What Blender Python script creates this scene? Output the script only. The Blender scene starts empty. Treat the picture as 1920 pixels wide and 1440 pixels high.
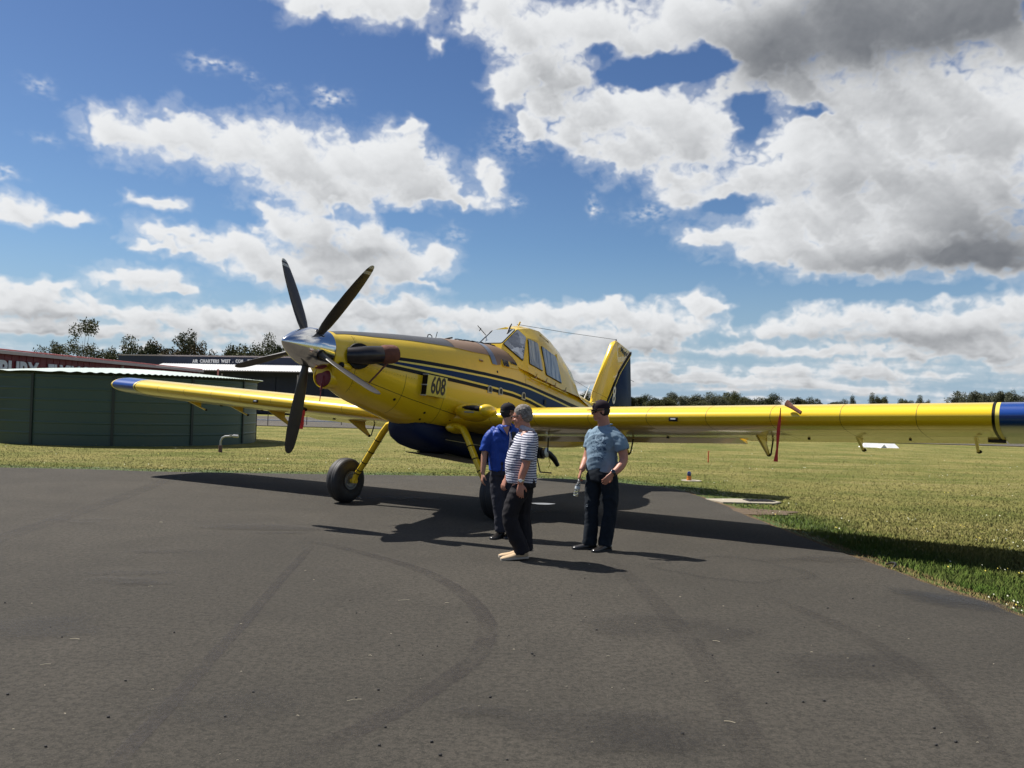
import bpy, bmesh, math, random
import numpy as np
from mathutils import Vector, Matrix, noise as mnoise
R = math.radians
scene = bpy.context.scene
col = scene.collection
# ------------------------------------------------------------------ camera
CAM_H = 1.675
PITCH, ROLL, FPX = R(1.506), R(-1.548), 1627.1
cam_data = bpy.data.cameras.new('camera')
cam_data.sensor_width = 36.0
cam_data.lens = 36.0 * FPX / 1920.0
cam_data.clip_start = 0.05
cam_data.clip_end = 5000.0
cam = bpy.data.objects.new('camera', cam_data)
col.objects.link(cam)
_r = Vector((1, 0, 0)); _f = Vector((0, math.cos(PITCH), math.sin(PITCH))); _u = Vector((0, -math.sin(PITCH), math.cos(PITCH)))
_r2 = _r * math.cos(ROLL) - _u * math.sin(ROLL); _u2 = _r * math.sin(ROLL) + _u * math.cos(ROLL)
_m = Matrix.Identity(4)
for i in range(3):
    _m[i][0] = _r2[i]; _m[i][1] = _u2[i]; _m[i][2] = -_f[i]
_m.translation = (0, 0, CAM_H)
cam.matrix_world = _m
scene.camera = cam
# ------------------------------------------------------------------ exposure, render
scene.view_settings.view_transform = 'Standard'
scene.view_settings.look = 'None'
scene.view_settings.exposure = 0.6
scene.view_settings.gamma = 1.0
scene.view_settings.use_curve_mapping = False
# ------------------------------------------------------------------ sun
SUN_DIR = Vector((-0.62, 0.32, 1.0)).normalized()        # towards the sun
sun_data = bpy.data.lights.new('sun', 'SUN')
sun_data.energy = 5.0
sun_data.angle = R(0.53)
sun_data.color = (1.0, 0.955, 0.89)
sun = bpy.data.objects.new('sun', sun_data)
col.objects.link(sun)
sun.rotation_euler = SUN_DIR.to_track_quat('Z', 'Y').to_euler()
# ------------------------------------------------------------------ node expression helper
class E:
    """wraps a float socket so that node maths can be written as an expression"""
    nt = None
    def __init__(s, v): s.v = v
    @staticmethod
    def m(op, *a, clamp=False):
        n = E.nt.nodes.new('ShaderNodeMath'); n.operation = op; n.use_clamp = clamp
        for i, x in enumerate(a):
            if isinstance(x, E): x = x.v
            if isinstance(x, (int, float)): n.inputs[i].default_value = x
            else: E.nt.links.new(x, n.inputs[i])
        return E(n.outputs[0])
    def __add__(s, o): return E.m('ADD', s, o)
    __radd__ = __add__
    def __sub__(s, o): return E.m('SUBTRACT', s, o)
    def __rsub__(s, o): return E.m('SUBTRACT', o, s)
    def __mul__(s, o): return E.m('MULTIPLY', s, o)
    __rmul__ = __mul__
    def __truediv__(s, o): return E.m('DIVIDE', s, o)
    def __rtruediv__(s, o): return E.m('DIVIDE', o, s)
def emax(a, b): return E.m('MAXIMUM', a, b)
def emin(a, b): return E.m('MINIMUM', a, b)
def sstep(x, a, b):
    n = E.nt.nodes.new('ShaderNodeMapRange'); n.interpolation_type = 'SMOOTHSTEP'
    E.nt.links.new(x.v, n.inputs['Value'])
    n.inputs['From Min'].default_value = a; n.inputs['From Max'].default_value = b
    return E(n.outputs['Result'])
def combine(x, y, z=0.0):
    n = E.nt.nodes.new('ShaderNodeCombineXYZ')
    for i, q in enumerate((x, y, z)):
        if isinstance(q, E): E.nt.links.new(q.v, n.inputs[i])
        else: n.inputs[i].default_value = q
    return n.outputs[0]
def noise_tex(vec, scale, detail=6, rough=0.55, dist=0.0, lac=2.0, color=False):
    n = E.nt.nodes.new('ShaderNodeTexNoise'); n.noise_dimensions = '3D'
    E.nt.links.new(vec, n.inputs['Vector'])
    n.inputs['Scale'].default_value = scale; n.inputs['Detail'].default_value = detail
    n.inputs['Roughness'].default_value = rough; n.inputs['Distortion'].default_value = dist
    n.inputs['Lacunarity'].default_value = lac
    return n.outputs['Color'] if color else E(n.outputs[0])
def vmath(op, a, b=None, c=None):
    n = E.nt.nodes.new('ShaderNodeVectorMath'); n.operation = op
    for i, x in enumerate((a, b, c)):
        if x is None: continue
        if isinstance(x, (tuple, list)): n.inputs[i].default_value = x
        else: E.nt.links.new(x, n.inputs[i])
    return n
def mixc(f, a, b, mode='MIX'):
    n = E.nt.nodes.new('ShaderNodeMix'); n.data_type = 'RGBA'; n.blend_type = mode
    fi, ai, bi = n.inputs[0], n.inputs[6], n.inputs[7]
    if isinstance(f, E): E.nt.links.new(f.v, fi)
    else: fi.default_value = f
    for x, s in ((a, ai), (b, bi)):
        if isinstance(x, (tuple, list)): s.default_value = (*x[:3], 1)
        else: E.nt.links.new(x, s)
    return n.outputs[2]
# ------------------------------------------------------------------ world: sky with cumulus
world = bpy.data.worlds.new('World'); scene.world = world; world.use_nodes = True
wt = world.node_tree; wt.nodes.clear(); E.nt = wt
sky = wt.nodes.new('ShaderNodeTexSky'); sky.sky_type = 'NISHITA'; sky.sun_disc = False
sky.sun_elevation = math.asin(SUN_DIR.z)
sky.sun_rotation = math.atan2(SUN_DIR.x, SUN_DIR.y)
sky.air_density = 1.0; sky.dust_density = 0.6; sky.ozone_density = 1.4
tc = wt.nodes.new('ShaderNodeTexCoord')
gdir = tc.outputs['Generated']
def deg_pt(px, py):
    """pixel of the photograph -> (azimuth, elevation) in degrees"""
    v = _r2 * (px - 960) + _u2 * (720 - py) + _f * FPX
    v.normalize()
    return math.degrees(math.atan2(v.x, v.y)), math.degrees(math.asin(v.z))

# ---- cloud field, computed procedurally on an (azimuth, elevation) grid
# soft ellipses (x, y, rx, ry) in photograph pixels, turned into directions
CLOUDS = [(232,245,75,42),(330,258,110,48),(430,268,95,52),(540,300,130,72),(650,318,150,72),(745,300,110,60),(620,370,120,30),(790,350,105,42),(870,375,70,16),(755,245,55,16),
 (585,440,90,52),(690,455,82,50),(520,425,50,36),(640,500,180,45),(735,510,100,38),(800,535,45,12),(330,435,80,20),(430,462,140,30),(540,510,110,32),(822,478,50,26),(300,458,50,9),(500,490,90,26),
 (20,385,62,30),(288,378,58,16),(128,410,48,12),(270,525,85,26),(335,548,55,11),(100,533,42,14),(90,572,120,28),(0,560,90,30),(205,585,40,12),
 (905,310,30,22),(925,340,30,34),
 (590,5,70,30),(680,5,110,34),(760,0,80,30),(820,75,18,26),(905,20,60,50),(980,60,95,60),(1100,50,140,60),(1200,90,110,62),(1290,50,140,70),
 (1010,125,90,60),(945,165,65,42),(1070,150,70,34),(1030,190,60,24),(1000,235,44,22),
 (1130,220,110,56),(1240,215,115,62),(1310,250,90,62),(1190,280,140,48),(1270,330,95,34),(1280,365,50,24),(1070,255,70,28),(1370,240,34,30),
 (1420,70,160,120),(1600,40,230,130),(1800,0,200,110),(1395,160,60,40),
 (1560,200,130,70),(1700,200,170,90),(1850,250,150,130),(1500,260,110,40),(1580,300,190,70),(1460,330,140,36),(1380,355,90,22),(1760,380,240,120),(1540,400,200,60),(1400,440,120,26),(1330,440,55,14),(1480,470,130,30),(1640,470,210,50),(1830,480,150,50),(1905,95,55,60),
 (1040,595,150,30),(1150,590,130,30),(1300,568,45,26),(1345,578,50,14),(1260,605,110,22),(1180,640,160,24),(900,600,130,26),(760,590,130,28),(650,580,120,26),(560,600,140,30),(420,600,140,26),(300,605,110,22),(180,620,140,18),(1000,660,200,30),(700,640,260,40),
 (1590,600,190,30),(1480,612,110,18),(1660,625,160,26),(1820,605,140,40),(1900,580,90,40),(1400,655,80,15),(1540,660,130,16),(1700,660,140,18),(1850,660,130,30),
 (60,610,150,14),(1000,700,900,24)]
GAPS = [(1250,128,105,26,1.5),(1175,145,45,20,1.1),(1330,118,40,30,.9),(1405,215,34,44,1.5),(1530,207,44,13,1.2),(1135,95,26,16,.8),(842,195,60,70,.8),(985,285,50,20,.7),(1365,385,60,14,.9),(470,405,60,12,.6),(760,415,40,16,.7),(1400,590,22,40,.7),(1340,640,60,12,.8),(430,545,50,14,.6),(1000,540,300,14,.5),(1640,548,200,14,.8)]
WISPS = [(400,118,34,10,.8),(620,182,24,12,1),(75,158,20,9,.5),(85,257,20,7,.35),(962,380,18,13,.6),(1113,390,13,14,.9),(905,318,32,26,.5),(8,328,20,10,.7),(300,530,60,16,.5),(470,145,10,7,.5),(520,168,22,9,.3),(850,440,18,14,.4),(1215,400,40,14,.5),(970,260,40,26,.5),(1460,300,50,20,.6),(1120,200,60,18,.4)]
DARK = [(1650,30,260,75,1.25),(1800,0,220,80,.9),(1440,120,110,50,.65),(1880,420,140,60,.7),(1760,490,240,24,.8),(1850,470,110,40,.5),(1600,345,160,24,.35),(1040,165,70,24,.35),(600,475,80,20,.6),(700,480,60,14,.5),(640,540,130,16,.45),(1620,632,160,12,.55),(80,590,100,9,.45),(1600,205,120,40,.25),(1150,120,90,24,.3),(1830,630,110,20,.4),(1000,640,240,14,.25),(480,640,300,14,.22),(1200,660,160,8,.25)]

_rng = np.random.RandomState(11)
_perm = _rng.permutation(4096); _ang = _rng.rand(4096) * 2 * np.pi
_gx, _gy = np.cos(_ang), np.sin(_ang)
def perlin(x, y, seed=0):
    xi = np.floor(x).astype(np.int64); yi = np.floor(y).astype(np.int64)
    xf = x - xi; yf = y - yi
    def g(i, j, dx, dy):
        h = _perm[(_perm[(xi + i + seed * 131) & 4095] + yi + j) & 4095]
        return _gx[h] * dx + _gy[h] * dy
    u = xf * xf * xf * (xf * (xf * 6 - 15) + 10); v = yf * yf * yf * (yf * (yf * 6 - 15) + 10)
    a = g(0, 0, xf, yf); b = g(1, 0, xf - 1, yf); c = g(0, 1, xf, yf - 1); d = g(1, 1, xf - 1, yf - 1)
    return (a + (b - a) * u + (c - a) * v + (a - b - c + d) * u * v) * 1.5
def fbm(x, y, octv, seed=0, gain=0.5, billow=False):
    s = 0.0; a = 1.0; t = 0.0
    for o in range(octv):
        n = perlin(x * 2 ** o + 17.3 * o, y * 2 ** o - 9.1 * o, seed + o)
        s = s + a * (np.abs(n) * 2 - 0.45 if billow else n); t += a; a *= gain
    return s / t
def smooth01(x, a, b):
    t = np.clip((x - a) / (b - a), 0, 1); return t * t * (3 - 2 * t)
def cloud_field(az, el, framed):
    azr, elr = np.radians(az), np.radians(el)
    inv = 1.0 / (np.maximum(np.sin(elr), 0) + 0.035)
    lx, ly = np.sin(azr) * np.cos(elr) * inv, np.cos(azr) * np.cos(elr) * inv
    wide = fbm(lx * 0.62 + 5, ly * 0.62, 5, 3, 0.55) * 2.6 - 0.42
    if not framed: return wide, 0 * az, 0 * az
    xs, ys = az, el * 1.3
    wx = fbm(xs * 0.22, ys * 0.22, 3, 21) * 1.1; wy = fbm(xs * 0.22 + 40, ys * 0.22, 3, 22) * 0.8
    bx = fbm(xs * 0.8, ys * 0.8, 3, 31) * 0.75; by = fbm(xs * 0.8 + 9, ys * 0.8, 3, 32) * 0.6
    ax, ey = az + wx + bx, el + wy + by
    D = np.full(az.shape, -3.0); k = 5.5; acc = np.zeros(az.shape)
    for (px, py, rx, ry) in CLOUDS:
        ca, ce = deg_pt(px, py); rx = rx * KD * math.cos(math.radians(ca)); ry = ry * KD
        L = np.sqrt(((ax - ca) / rx) ** 2 + ((ey - ce) / ry) ** 2)
        acc += np.exp(k * np.clip(1.0 - L, -1.2, 1))
    D = np.log(acc + 1e-9) / k
    D = np.clip(D * 1.15, -1.2, 1.25) - 0.10
    for (px, py, rx, ry, w) in GAPS:
        ca, ce = deg_pt(px, py); rx = rx * KD * math.cos(math.radians(ca)); ry = ry * KD
        D = D - w * np.exp(-(((az + bx * .9 - ca) / rx) ** 2 + ((el + by * .9 - ce) / ry) ** 2) ** 1.5)
    low = smooth01(el, 8.5, 0.5)
    st = 1.0 + 2.2 * smooth01(el, 6, 0)                 # rows get thinner towards the horizon
    rows = fbm(az * 0.16 + bx * .2, np.log(el + 1.6) * 5.2 + by * .25, 6, 51, 0.55) * 1.9
    D = D * (1 - 0.35 * low) + low * (rows * 0.70 + 0.20)
    outside = np.maximum(smooth01(np.abs(az), 31.5, 35.5), smooth01(el, 26.5, 30.0))
    D = D * (1 - outside) + wide * outside
    near = smooth01(D, -0.75, -0.05)
    det = fbm(xs * 0.5, ys * 0.5, 7, 61, 0.50)
    bil = fbm(xs * 0.36 + bx * .8, ys * 0.36 + by * .8, 6, 71, 0.48, True) * (1 - .45 * smooth01(D, .5, 1.0))
    wisp = fbm(xs * 1.6, ys * 2.4, 5, 81, 0.55)
    D = D + near * (det * 0.36 + bil * 0.46 + wisp * 0.08) - 0.02
    dk = np.zeros(az.shape)
    for (px, py, rx, ry, w) in DARK:
        ca, ce = deg_pt(px, py); rx = rx * KD * math.cos(math.radians(ca)); ry = ry * KD
        L2 = ((az + wx * .6 + bx * .5 - ca) / rx) ** 2 + ((el + wy * .6 + by * .5 - ce) / ry) ** 2
        dk += w * np.exp(-L2 * 0.9)
    wp = np.zeros(az.shape)
    for (px, py, rx, ry, w) in WISPS:
        ca, ce = deg_pt(px, py); rx = rx * KD; ry = ry * KD
        wp += w * np.exp(-(((az + bx * 1.1 - ca) / rx) ** 2 + ((el + by * 1.1 - ce) / ry) ** 2)) * np.clip(.55 + 1.6 * fbm(xs * 2.2, ys * 3.0, 5, 91), 0, 1)
    return D, dk, wp
KD = 57.2958 / FPX
def shade_clouds(az, el, step, framed):
    """cover (alpha) and brightness of the clouds; light comes from the upper left and from behind"""
    D, dk, wp = cloud_field(az, el, framed)
    dens = smooth01(D, 0.0, 0.85)
    tau = np.zeros(D.shape); n = 7
    for i in range(1, n + 1):
        sx = int(round(0.55 * i * step)); sy = int(round(0.62 * i * step))
        sh = np.roll(np.roll(dens, sx, 1), -sy, 0)          # density found up and to the left
        tau += sh * (1.25 - i / n)
    tau /= n * 0.7
    fine = np.roll(np.roll(D, int(step * .35), 1), -int(step * .4), 0)
    rel = np.clip((D - fine) * 0.8, -0.22, 0.22) * (1 - .4 * smooth01(D, .6, 1.2))
    lowh = smooth01(el, 9, 1)
    B = 1.0 - 0.30 * np.clip(tau, 0, 1) * dens - 0.10 * smooth01(D, .9, 1.6) + rel * (0.22 + 0.25 * lowh) - 0.12 * dens - 0.16 * lowh
    B = B * (1 - np.clip(dk * 0.46, 0, 0.56))
    A = smooth01(D, -0.10, 0.50)
    A = np.maximum(A, 0.25 * smooth01(D, -0.4, 0.15)); A = np.maximum(A, np.clip(wp, 0, .8))
    return np.clip(A, 0, 1), np.clip(B, 0.05, 1.1)
def sky_image(name, az0, az1, el0, el1, res, framed):
    w, h = int((az1 - az0) / res), int((el1 - el0) / res)
    az, el = np.meshgrid(az0 + (np.arange(w) + .5) * res, el0 + (np.arange(h) + .5) * res)
    A, B = shade_clouds(az, el, 1.0 / res * 0.9, framed)
    px = np.ones((h, w, 4), np.float32); px[..., 0] = A; px[..., 1] = B; px[..., 2] = 0
    im = bpy.data.images.new(name, w, h, float_buffer=True, alpha=False)
    im.colorspace_settings.name = 'Non-Color'
    im.pixels.foreach_set(px.ravel()); im.update(); im.pack()
    n = wt.nodes.new('ShaderNodeTexImage'); n.image = im; n.extension = 'EXTEND'; n.interpolation = 'Cubic' if framed else 'Linear'
    v = combine((AZ - az0) * (1 / (az1 - az0)), (EL - el0) * (1 / (el1 - el0)), 0.0)
    wt.links.new(v, n.inputs['Vector'])
    s = wt.nodes.new('ShaderNodeSeparateColor'); wt.links.new(n.outputs[0], s.inputs[0])
    return E(s.outputs[0]), E(s.outputs[1])
sep = wt.nodes.new('ShaderNodeSeparateXYZ'); wt.links.new(gdir, sep.inputs[0])
gx, gy, gz = E(sep.outputs[0]), E(sep.outputs[1]), E(sep.outputs[2])
AZ = E.m('ARCTAN2', gx, gy) * 57.2958
EL = E.m('ARCSINE', emin(emax(gz, -1.0), 1.0)) * 57.2958
A1, B1 = sky_image('cumulus_ahead', -36, 36, -1, 31, 0.05, True)
A2, B2 = sky_image('cumulus_around', -180, 180, -2, 90, 0.4, False)
inframe = sstep(E.m('ABSOLUTE', AZ), 35.9, 35.0) * sstep(EL, 30.9, 30.2)
alpha = A2 + (A1 - A2) * inframe
B = B2 + (B1 - B2) * inframe
lowh = sstep(EL, 14.0, 0.0)
cl = mixc(sstep(B, 0.0, 1.05), (0.6, 0.72, 0.95), (8.6, 8.75, 8.9))
zen = mixc(sstep(EL, 2.0, 26.0), (0.62, 0.80, 0.96), (0.46, 0.60, 0.82))
skyc = vmath('MULTIPLY', sky.outputs[0], zen).outputs[0]
skyc = mixc(sstep(EL, 11.0, -1.0) * 0.9, skyc, (3.6, 4.9, 6.3))
mix = mixc(alpha, skyc, cl)
bg = wt.nodes.new('ShaderNodeBackground'); bg.inputs['Strength'].default_value = 0.066
wt.links.new(mix, bg.inputs['Color'])
wo = wt.nodes.new('ShaderNodeOutputWorld'); wt.links.new(bg.outputs[0], wo.inputs['Surface'])
world.cycles.sampling_method = 'MANUAL'; world.cycles.sample_map_resolution = 512
# ================================================================== helpers
def tag(o, label=None, cat=None, group=None, kind=None):
    if label: o['label'] = label
    if cat: o['category'] = cat
    if group: o['group'] = group
    if kind: o['kind'] = kind
    return o
def empty(name, loc=(0, 0, 0), rz=0.0, **kw):
    o = bpy.data.objects.new(name, None); o.empty_display_size = 0.2
    col.objects.link(o); o.location = loc; o.rotation_euler = (0, 0, rz)
    return tag(o, **kw)
class MB:
    """collects simple shapes into one mesh"""
    def __init__(s, t=None): s.v = []; s.f = []; s.t = t; s.fade = None
    def add(s, vs, fs):
        b = len(s.v)
        for p in vs:
            p = tuple(float(q) for q in p); s.v.append(s.t(*p) if s.t else p)
        s.f += [tuple(i + b for i in f) for f in fs]
        return s
    def box(s, c, size, rz=0.0, rot=None):
        cx, cy, cz = c; hx, hy, hz = (q / 2 for q in size); vs = []
        M = rot if rot is not None else Matrix.Rotation(rz, 3, 'Z')
        for x in (-hx, hx):
            for y in (-hy, hy):
                for z in (-hz, hz):
                    q = M @ Vector((x, y, z)); vs.append((cx + q.x, cy + q.y, cz + q.z))
        return s.add(vs, [(0, 1, 3, 2), (4, 6, 7, 5), (0, 4, 5, 1), (2, 3, 7, 6), (0, 2, 6, 4), (1, 5, 7, 3)])
    def loft(s, rings, cap=True, closed=True):
        n = len(rings[0]); vs = [p for r in rings for p in r]; fs = []
        for i in range(len(rings) - 1):
            for j in range(n if closed else n - 1):
                k = (j + 1) % n
                fs.append((i * n + j, i * n + k, (i + 1) * n + k, (i + 1) * n + j))
        if cap and closed:
            fs.append(tuple(range(n))[::-1]); fs.append(tuple((len(rings) - 1) * n + j for j in range(n)))
        return s.add(vs, fs)
    def tube(s, pts, rad, n=10, cap=True, flat=1.0, flatdir=None):
        pts = [Vector(p) for p in pts]
        if not hasattr(rad, '__len__'): rad = [rad] * len(pts)
        rings = []; prev = None
        for i, p in enumerate(pts):
            d = (pts[min(i + 1, len(pts) - 1)] - pts[max(i - 1, 0)]).normalized()
            if flatdir is not None: a = Vector(flatdir)
            elif prev is not None: a = prev
            else: a = Vector((0, 0, 1)) if abs(d.z) < .9 else Vector((1, 0, 0))
            a = (a - d * a.dot(d))
            if a.length < 1e-4: a = d.orthogonal()
            a.normalize(); b = d.cross(a); prev = a
            rings.append([p + (a * math.cos(t) + b * math.sin(t) * flat) * rad[i] for t in [2 * math.pi * k / n for k in range(n)]])
        return s.loft(rings, cap)
    def lathe(s, prof, c, axis=(0, 0, 1), n=24, cap=True):
        ax = Vector(axis).normalized(); a = ax.orthogonal().normalized(); b = ax.cross(a); c = Vector(c)
        rings = [[c + ax * h + (a * math.cos(t) + b * math.sin(t)) * max(r, 1e-4) for t in [2 * math.pi * k / n for k in range(n)]] for r, h in prof]
        return s.loft(rings, cap)
    def ell(s, c, r, n=14, m=9, rot=None):
        c = Vector(c); rings = []
        for i in range(m + 1):
            ph = math.pi * (i + (0.02 if i == 0 else -0.02 if i == m else 0)) / m; ring = []
            for k in range(n):
                t = 2 * math.pi * k / n
                q = Vector((r[0] * math.sin(ph) * math.cos(t), r[1] * math.sin(ph) * math.sin(t), r[2] * math.cos(ph)))
                if rot is not None: q = rot @ q
                ring.append(c + q)
            rings.append(ring)
        return s.loft(rings)
    def prism(s, poly, off):
        """polygon (list of 3D points) given thickness by the vector off"""
        n = len(poly); off = Vector(off); a = [Vector(p) for p in poly]; b = [p + off for p in a]
        return s.add(a + b, [tuple(range(n))[::-1], tuple(range(n, 2 * n))] + [(i, (i + 1) % n, (i + 1) % n + n, i + n) for i in range(n)])
    def build(s, name, m, parent=None, smooth=True, angle=0.6, bevel=0.0, recalc=True, **kw):
        me = bpy.data.meshes.new(name); me.from_pydata(s.v, [], s.f)
        bm = bmesh.new(); bm.from_mesh(me)
        if recalc: bmesh.ops.recalc_face_normals(bm, faces=bm.faces)
        if bevel > 0:
            es = [e for e in bm.edges if len(e.link_faces) == 2 and e.calc_face_angle(0) > 0.5]
            bmesh.ops.bevel(bm, geom=es, offset=bevel, segments=2, profile=0.6, affect='EDGES', clamp_overlap=True)
        for f in bm.faces: f.smooth = smooth
        if smooth:
            for e in bm.edges:
                if len(e.link_faces) == 2 and e.calc_face_angle(0) > angle: e.smooth = False
        bm.to_mesh(me); bm.free()
        me.materials.append(m)
        o = bpy.data.objects.new(name, me); col.objects.link(o)
        if parent is not None: o.parent = parent
        return tag(o, **kw)
def text_obj(body, size, m, name, matrix, parent=None, extrude=0.002, bold=0.0, shear=0.0, sx=1.0, align='CENTER', spacing=1.0, res=3):
    cu = bpy.data.curves.new('lettering', 'FONT'); cu.body = body; cu.size = size; cu.extrude = extrude
    cu.offset = bold; cu.shear = shear; cu.align_x = align; cu.align_y = 'CENTER'; cu.space_character = spacing; cu.resolution_u = res
    t = bpy.data.objects.new('lettering', cu); col.objects.link(t)
    bpy.context.view_layer.update()
    me = bpy.data.meshes.new_from_object(t.evaluated_get(bpy.context.evaluated_depsgraph_get()))
    bpy.data.objects.remove(t)
    me.transform(Matrix.Diagonal((sx, 1, 1, 1))); me.transform(matrix)
    me.materials.clear(); me.materials.append(m)
    o = bpy.data.objects.new(name, me); col.objects.link(o)
    if parent is not None: o.parent = parent
    return o
def frame(o, x, y):
    """matrix with origin o, text direction x, text up y"""
    x = Vector(x).normalized(); y = Vector(y); y = (y - x * y.dot(x)).normalized(); z = x.cross(y); M = Matrix.Identity(4)
    for i in range(3): M[i][0] = x[i]; M[i][1] = y[i]; M[i][2] = z[i]; M[i][3] = o[i]
    return M
def ground_pt(px, py, z=0.0):
    v = _r2 * (px - 960) + _u2 * (720 - py) + _f * FPX
    k = (z - CAM_H) / v.z
    return Vector((v.x * k, v.y * k, z))
# ------------------------------------------------------------------ materials
def pmat(name, base, rough=0.5, metal=0.0, var=0.10, vs=3.0, bump=0.0, bs=40.0, coat=0.0, spec=0.5, tint=None, dirt=0.0, dscale=1.5, dcol=(0.10, 0.08, 0.05), hook=None, trans=0.0, alpha=1.0):
    m = bpy.data.materials.new(name); m.use_nodes = True; nt = m.node_tree; E.nt = nt
    b = nt.nodes['Principled BSDF']
    tcn = nt.nodes.new('ShaderNodeTexCoord'); P = tcn.outputs['Object']
    c2 = tint or tuple(q * 0.7 for q in base)
    n = noise_tex(P, vs, 5, 0.6)
    f = sstep(n, 0.3, 0.75) * var * (1 if tint else 3.3)
    c = mixc(emin(f, 1.0), base, c2)
    if dirt > 0:
        dn = sstep(noise_tex(vmath('MULTIPLY', P, (1, 1, 0.6)).outputs[0], dscale, 8, 0.68), 0.52, 0.78)
        c = mixc(dn * dirt, c, dcol)
        rr = E(dn.v) * 0.25 * dirt + rough
        nt.links.new(rr.v, b.inputs['Roughness'])
    else: b.inputs['Roughness'].default_value = rough
    if hook: c = hook(c, P, b, nt)
    nt.links.new(c, b.inputs['Base Color'])
    b.inputs['Metallic'].default_value = metal
    b.inputs['Specular IOR Level'].default_value = spec
    b.inputs['Coat Weight'].default_value = coat; b.inputs['Coat Roughness'].default_value = 0.06
    b.inputs['Transmission Weight'].default_value = trans; b.inputs['Alpha'].default_value = alpha
    if bump > 0:
        bn = nt.nodes.new('ShaderNodeBump'); bn.inputs['Strength'].default_value = 1.0; bn.inputs['Distance'].default_value = bump
        nt.links.new(noise_tex(P, bs, 6, 0.6).v, bn.inputs['Height']); nt.links.new(bn.outputs[0], b.inputs['Normal'])
    return m
M = {}
M['yellow'] = pmat('yellow_paint', (0.80, 0.535, 0.010), 0.30, var=0.35, vs=0.9, tint=(0.72, 0.45, 0.010), coat=0.55, bump=0.0006, bs=6, dirt=0.34, dscale=2.4, dcol=(0.30, 0.19, 0.03))
M['yellow_wing'] = pmat('yellow_wing_paint', (0.84, 0.57, 0.010), 0.28, var=0.3, vs=0.8, tint=(0.76, 0.49, 0.010), coat=0.7, bump=0.0004, bs=4, dirt=0.15, dscale=1.2, dcol=(0.34, 0.24, 0.04))
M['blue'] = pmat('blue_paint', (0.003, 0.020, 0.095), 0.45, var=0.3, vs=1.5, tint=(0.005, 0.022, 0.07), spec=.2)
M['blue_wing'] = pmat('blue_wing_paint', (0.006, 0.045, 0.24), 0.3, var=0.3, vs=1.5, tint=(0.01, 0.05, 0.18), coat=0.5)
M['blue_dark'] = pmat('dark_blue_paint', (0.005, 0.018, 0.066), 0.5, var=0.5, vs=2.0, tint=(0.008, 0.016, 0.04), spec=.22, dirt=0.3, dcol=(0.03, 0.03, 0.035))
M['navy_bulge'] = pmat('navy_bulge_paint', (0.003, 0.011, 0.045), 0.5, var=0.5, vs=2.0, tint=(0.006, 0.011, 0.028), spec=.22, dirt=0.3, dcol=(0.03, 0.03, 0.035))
M['black'] = pmat('black_paint', (0.010, 0.009, 0.009), 0.5, var=0.2, spec=.2)
M['joint'] = pmat('panel_gap', (0.16, 0.10, 0.012), 0.6)
M['line_yellow'] = pmat('pale_yellow_line', (0.75, 0.60, 0.09), 0.4)
M['antiglare'] = pmat('antiglare_grey_paint', (0.065, 0.066, 0.068), 0.5, var=0.5, vs=2.5, tint=(0.10, 0.10, 0.10), dirt=0.3)
M['tan'] = pmat('tan_fibreglass', (0.20, 0.125, 0.075), 0.5, var=0.6, vs=1.8, tint=(0.26, 0.17, 0.11), dirt=0.35, dscale=3)
M['strap'] = pmat('steel_strap', (0.35, 0.37, 0.40), 0.35, metal=0.6, var=0.2)
M['chrome'] = pmat('polished_metal', (0.78, 0.77, 0.75), 0.12, metal=1.0, var=0.25, vs=5, tint=(0.6, 0.58, 0.55), bump=0.0005, bs=9, dirt=0.35, dcol=(0.25, 0.22, 0.2), dscale=3)
def blade_hook(c, P, b, nt):
    s = nt.nodes.new('ShaderNodeSeparateXYZ'); nt.links.new(P, s.inputs[0]); z = E(s.outputs[2])
    s_y = E(s.outputs[1]) - E(s.outputs[0]) * 0.14
    band = (E.m('GREATER_THAN', z, 1.405) + E.m('GREATER_THAN', z, 1.315) * E.m('LESS_THAN', z, 1.365)) * E.m('LESS_THAN', s_y, 0.0)
    return mixc(band, c, (0.42, 0.42, 0.37))
M['blade'] = pmat('propeller_blade_paint', (0.040, 0.034, 0.026), 0.42, var=0.4, vs=6, tint=(0.065, 0.055, 0.042), hook=blade_hook, dirt=0.25, dcol=(0.10, 0.09, 0.07))
M['exhaust'] = pmat('heat_stained_steel', (0.050, 0.046, 0.045), 0.30, metal=0.8, var=0.5, vs=4, tint=(0.10, 0.085, 0.075))
M['cloth_brown'] = pmat('brown_cover_cloth', (0.16, 0.060, 0.038), 0.9, var=0.5, vs=9, bump=0.006, bs=22)
M['red_cover'] = pmat('red_cover_vinyl', (0.20, 0.012, 0.018), 0.5, var=0.3, bump=0.004, bs=14)
M['red_flag'] = pmat('red_streamer_cloth', (0.60, 0.035, 0.025), 0.75, var=0.3, vs=12, bump=0.002, bs=40)
def crinkle_hook(c, P, b, nt):
    v = nt.nodes.new('ShaderNodeTexVoronoi'); v.feature = 'F1'; v.inputs['Scale'].default_value = 7.0
    nt.links.new(vmath('ADD', P, vmath('MULTIPLY', noise_tex(P, 5, 3, color=True), (0.5, 0.5, 0.5)).outputs[0]).outputs[0], v.inputs['Vector'])
    sp = nt.nodes.new('ShaderNodeSeparateColor'); nt.links.new(v.outputs['Color'], sp.inputs[0])
    bn = nt.nodes.new('ShaderNodeBump'); bn.inputs['Distance'].default_value = 0.02
    nt.links.new(sp.outputs[0], bn.inputs['Height']); nt.links.new(bn.outputs[0], b.inputs['Normal'])
    return mixc(sstep(E(sp.outputs[1]), 0.2, 0.9), c, (0.55, 0.58, 0.62))
M['foil'] = pmat('crumpled_sunshade', (0.16, 0.18, 0.22), 0.28, metal=0.7, hook=crinkle_hook, coat=1.0)
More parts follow.
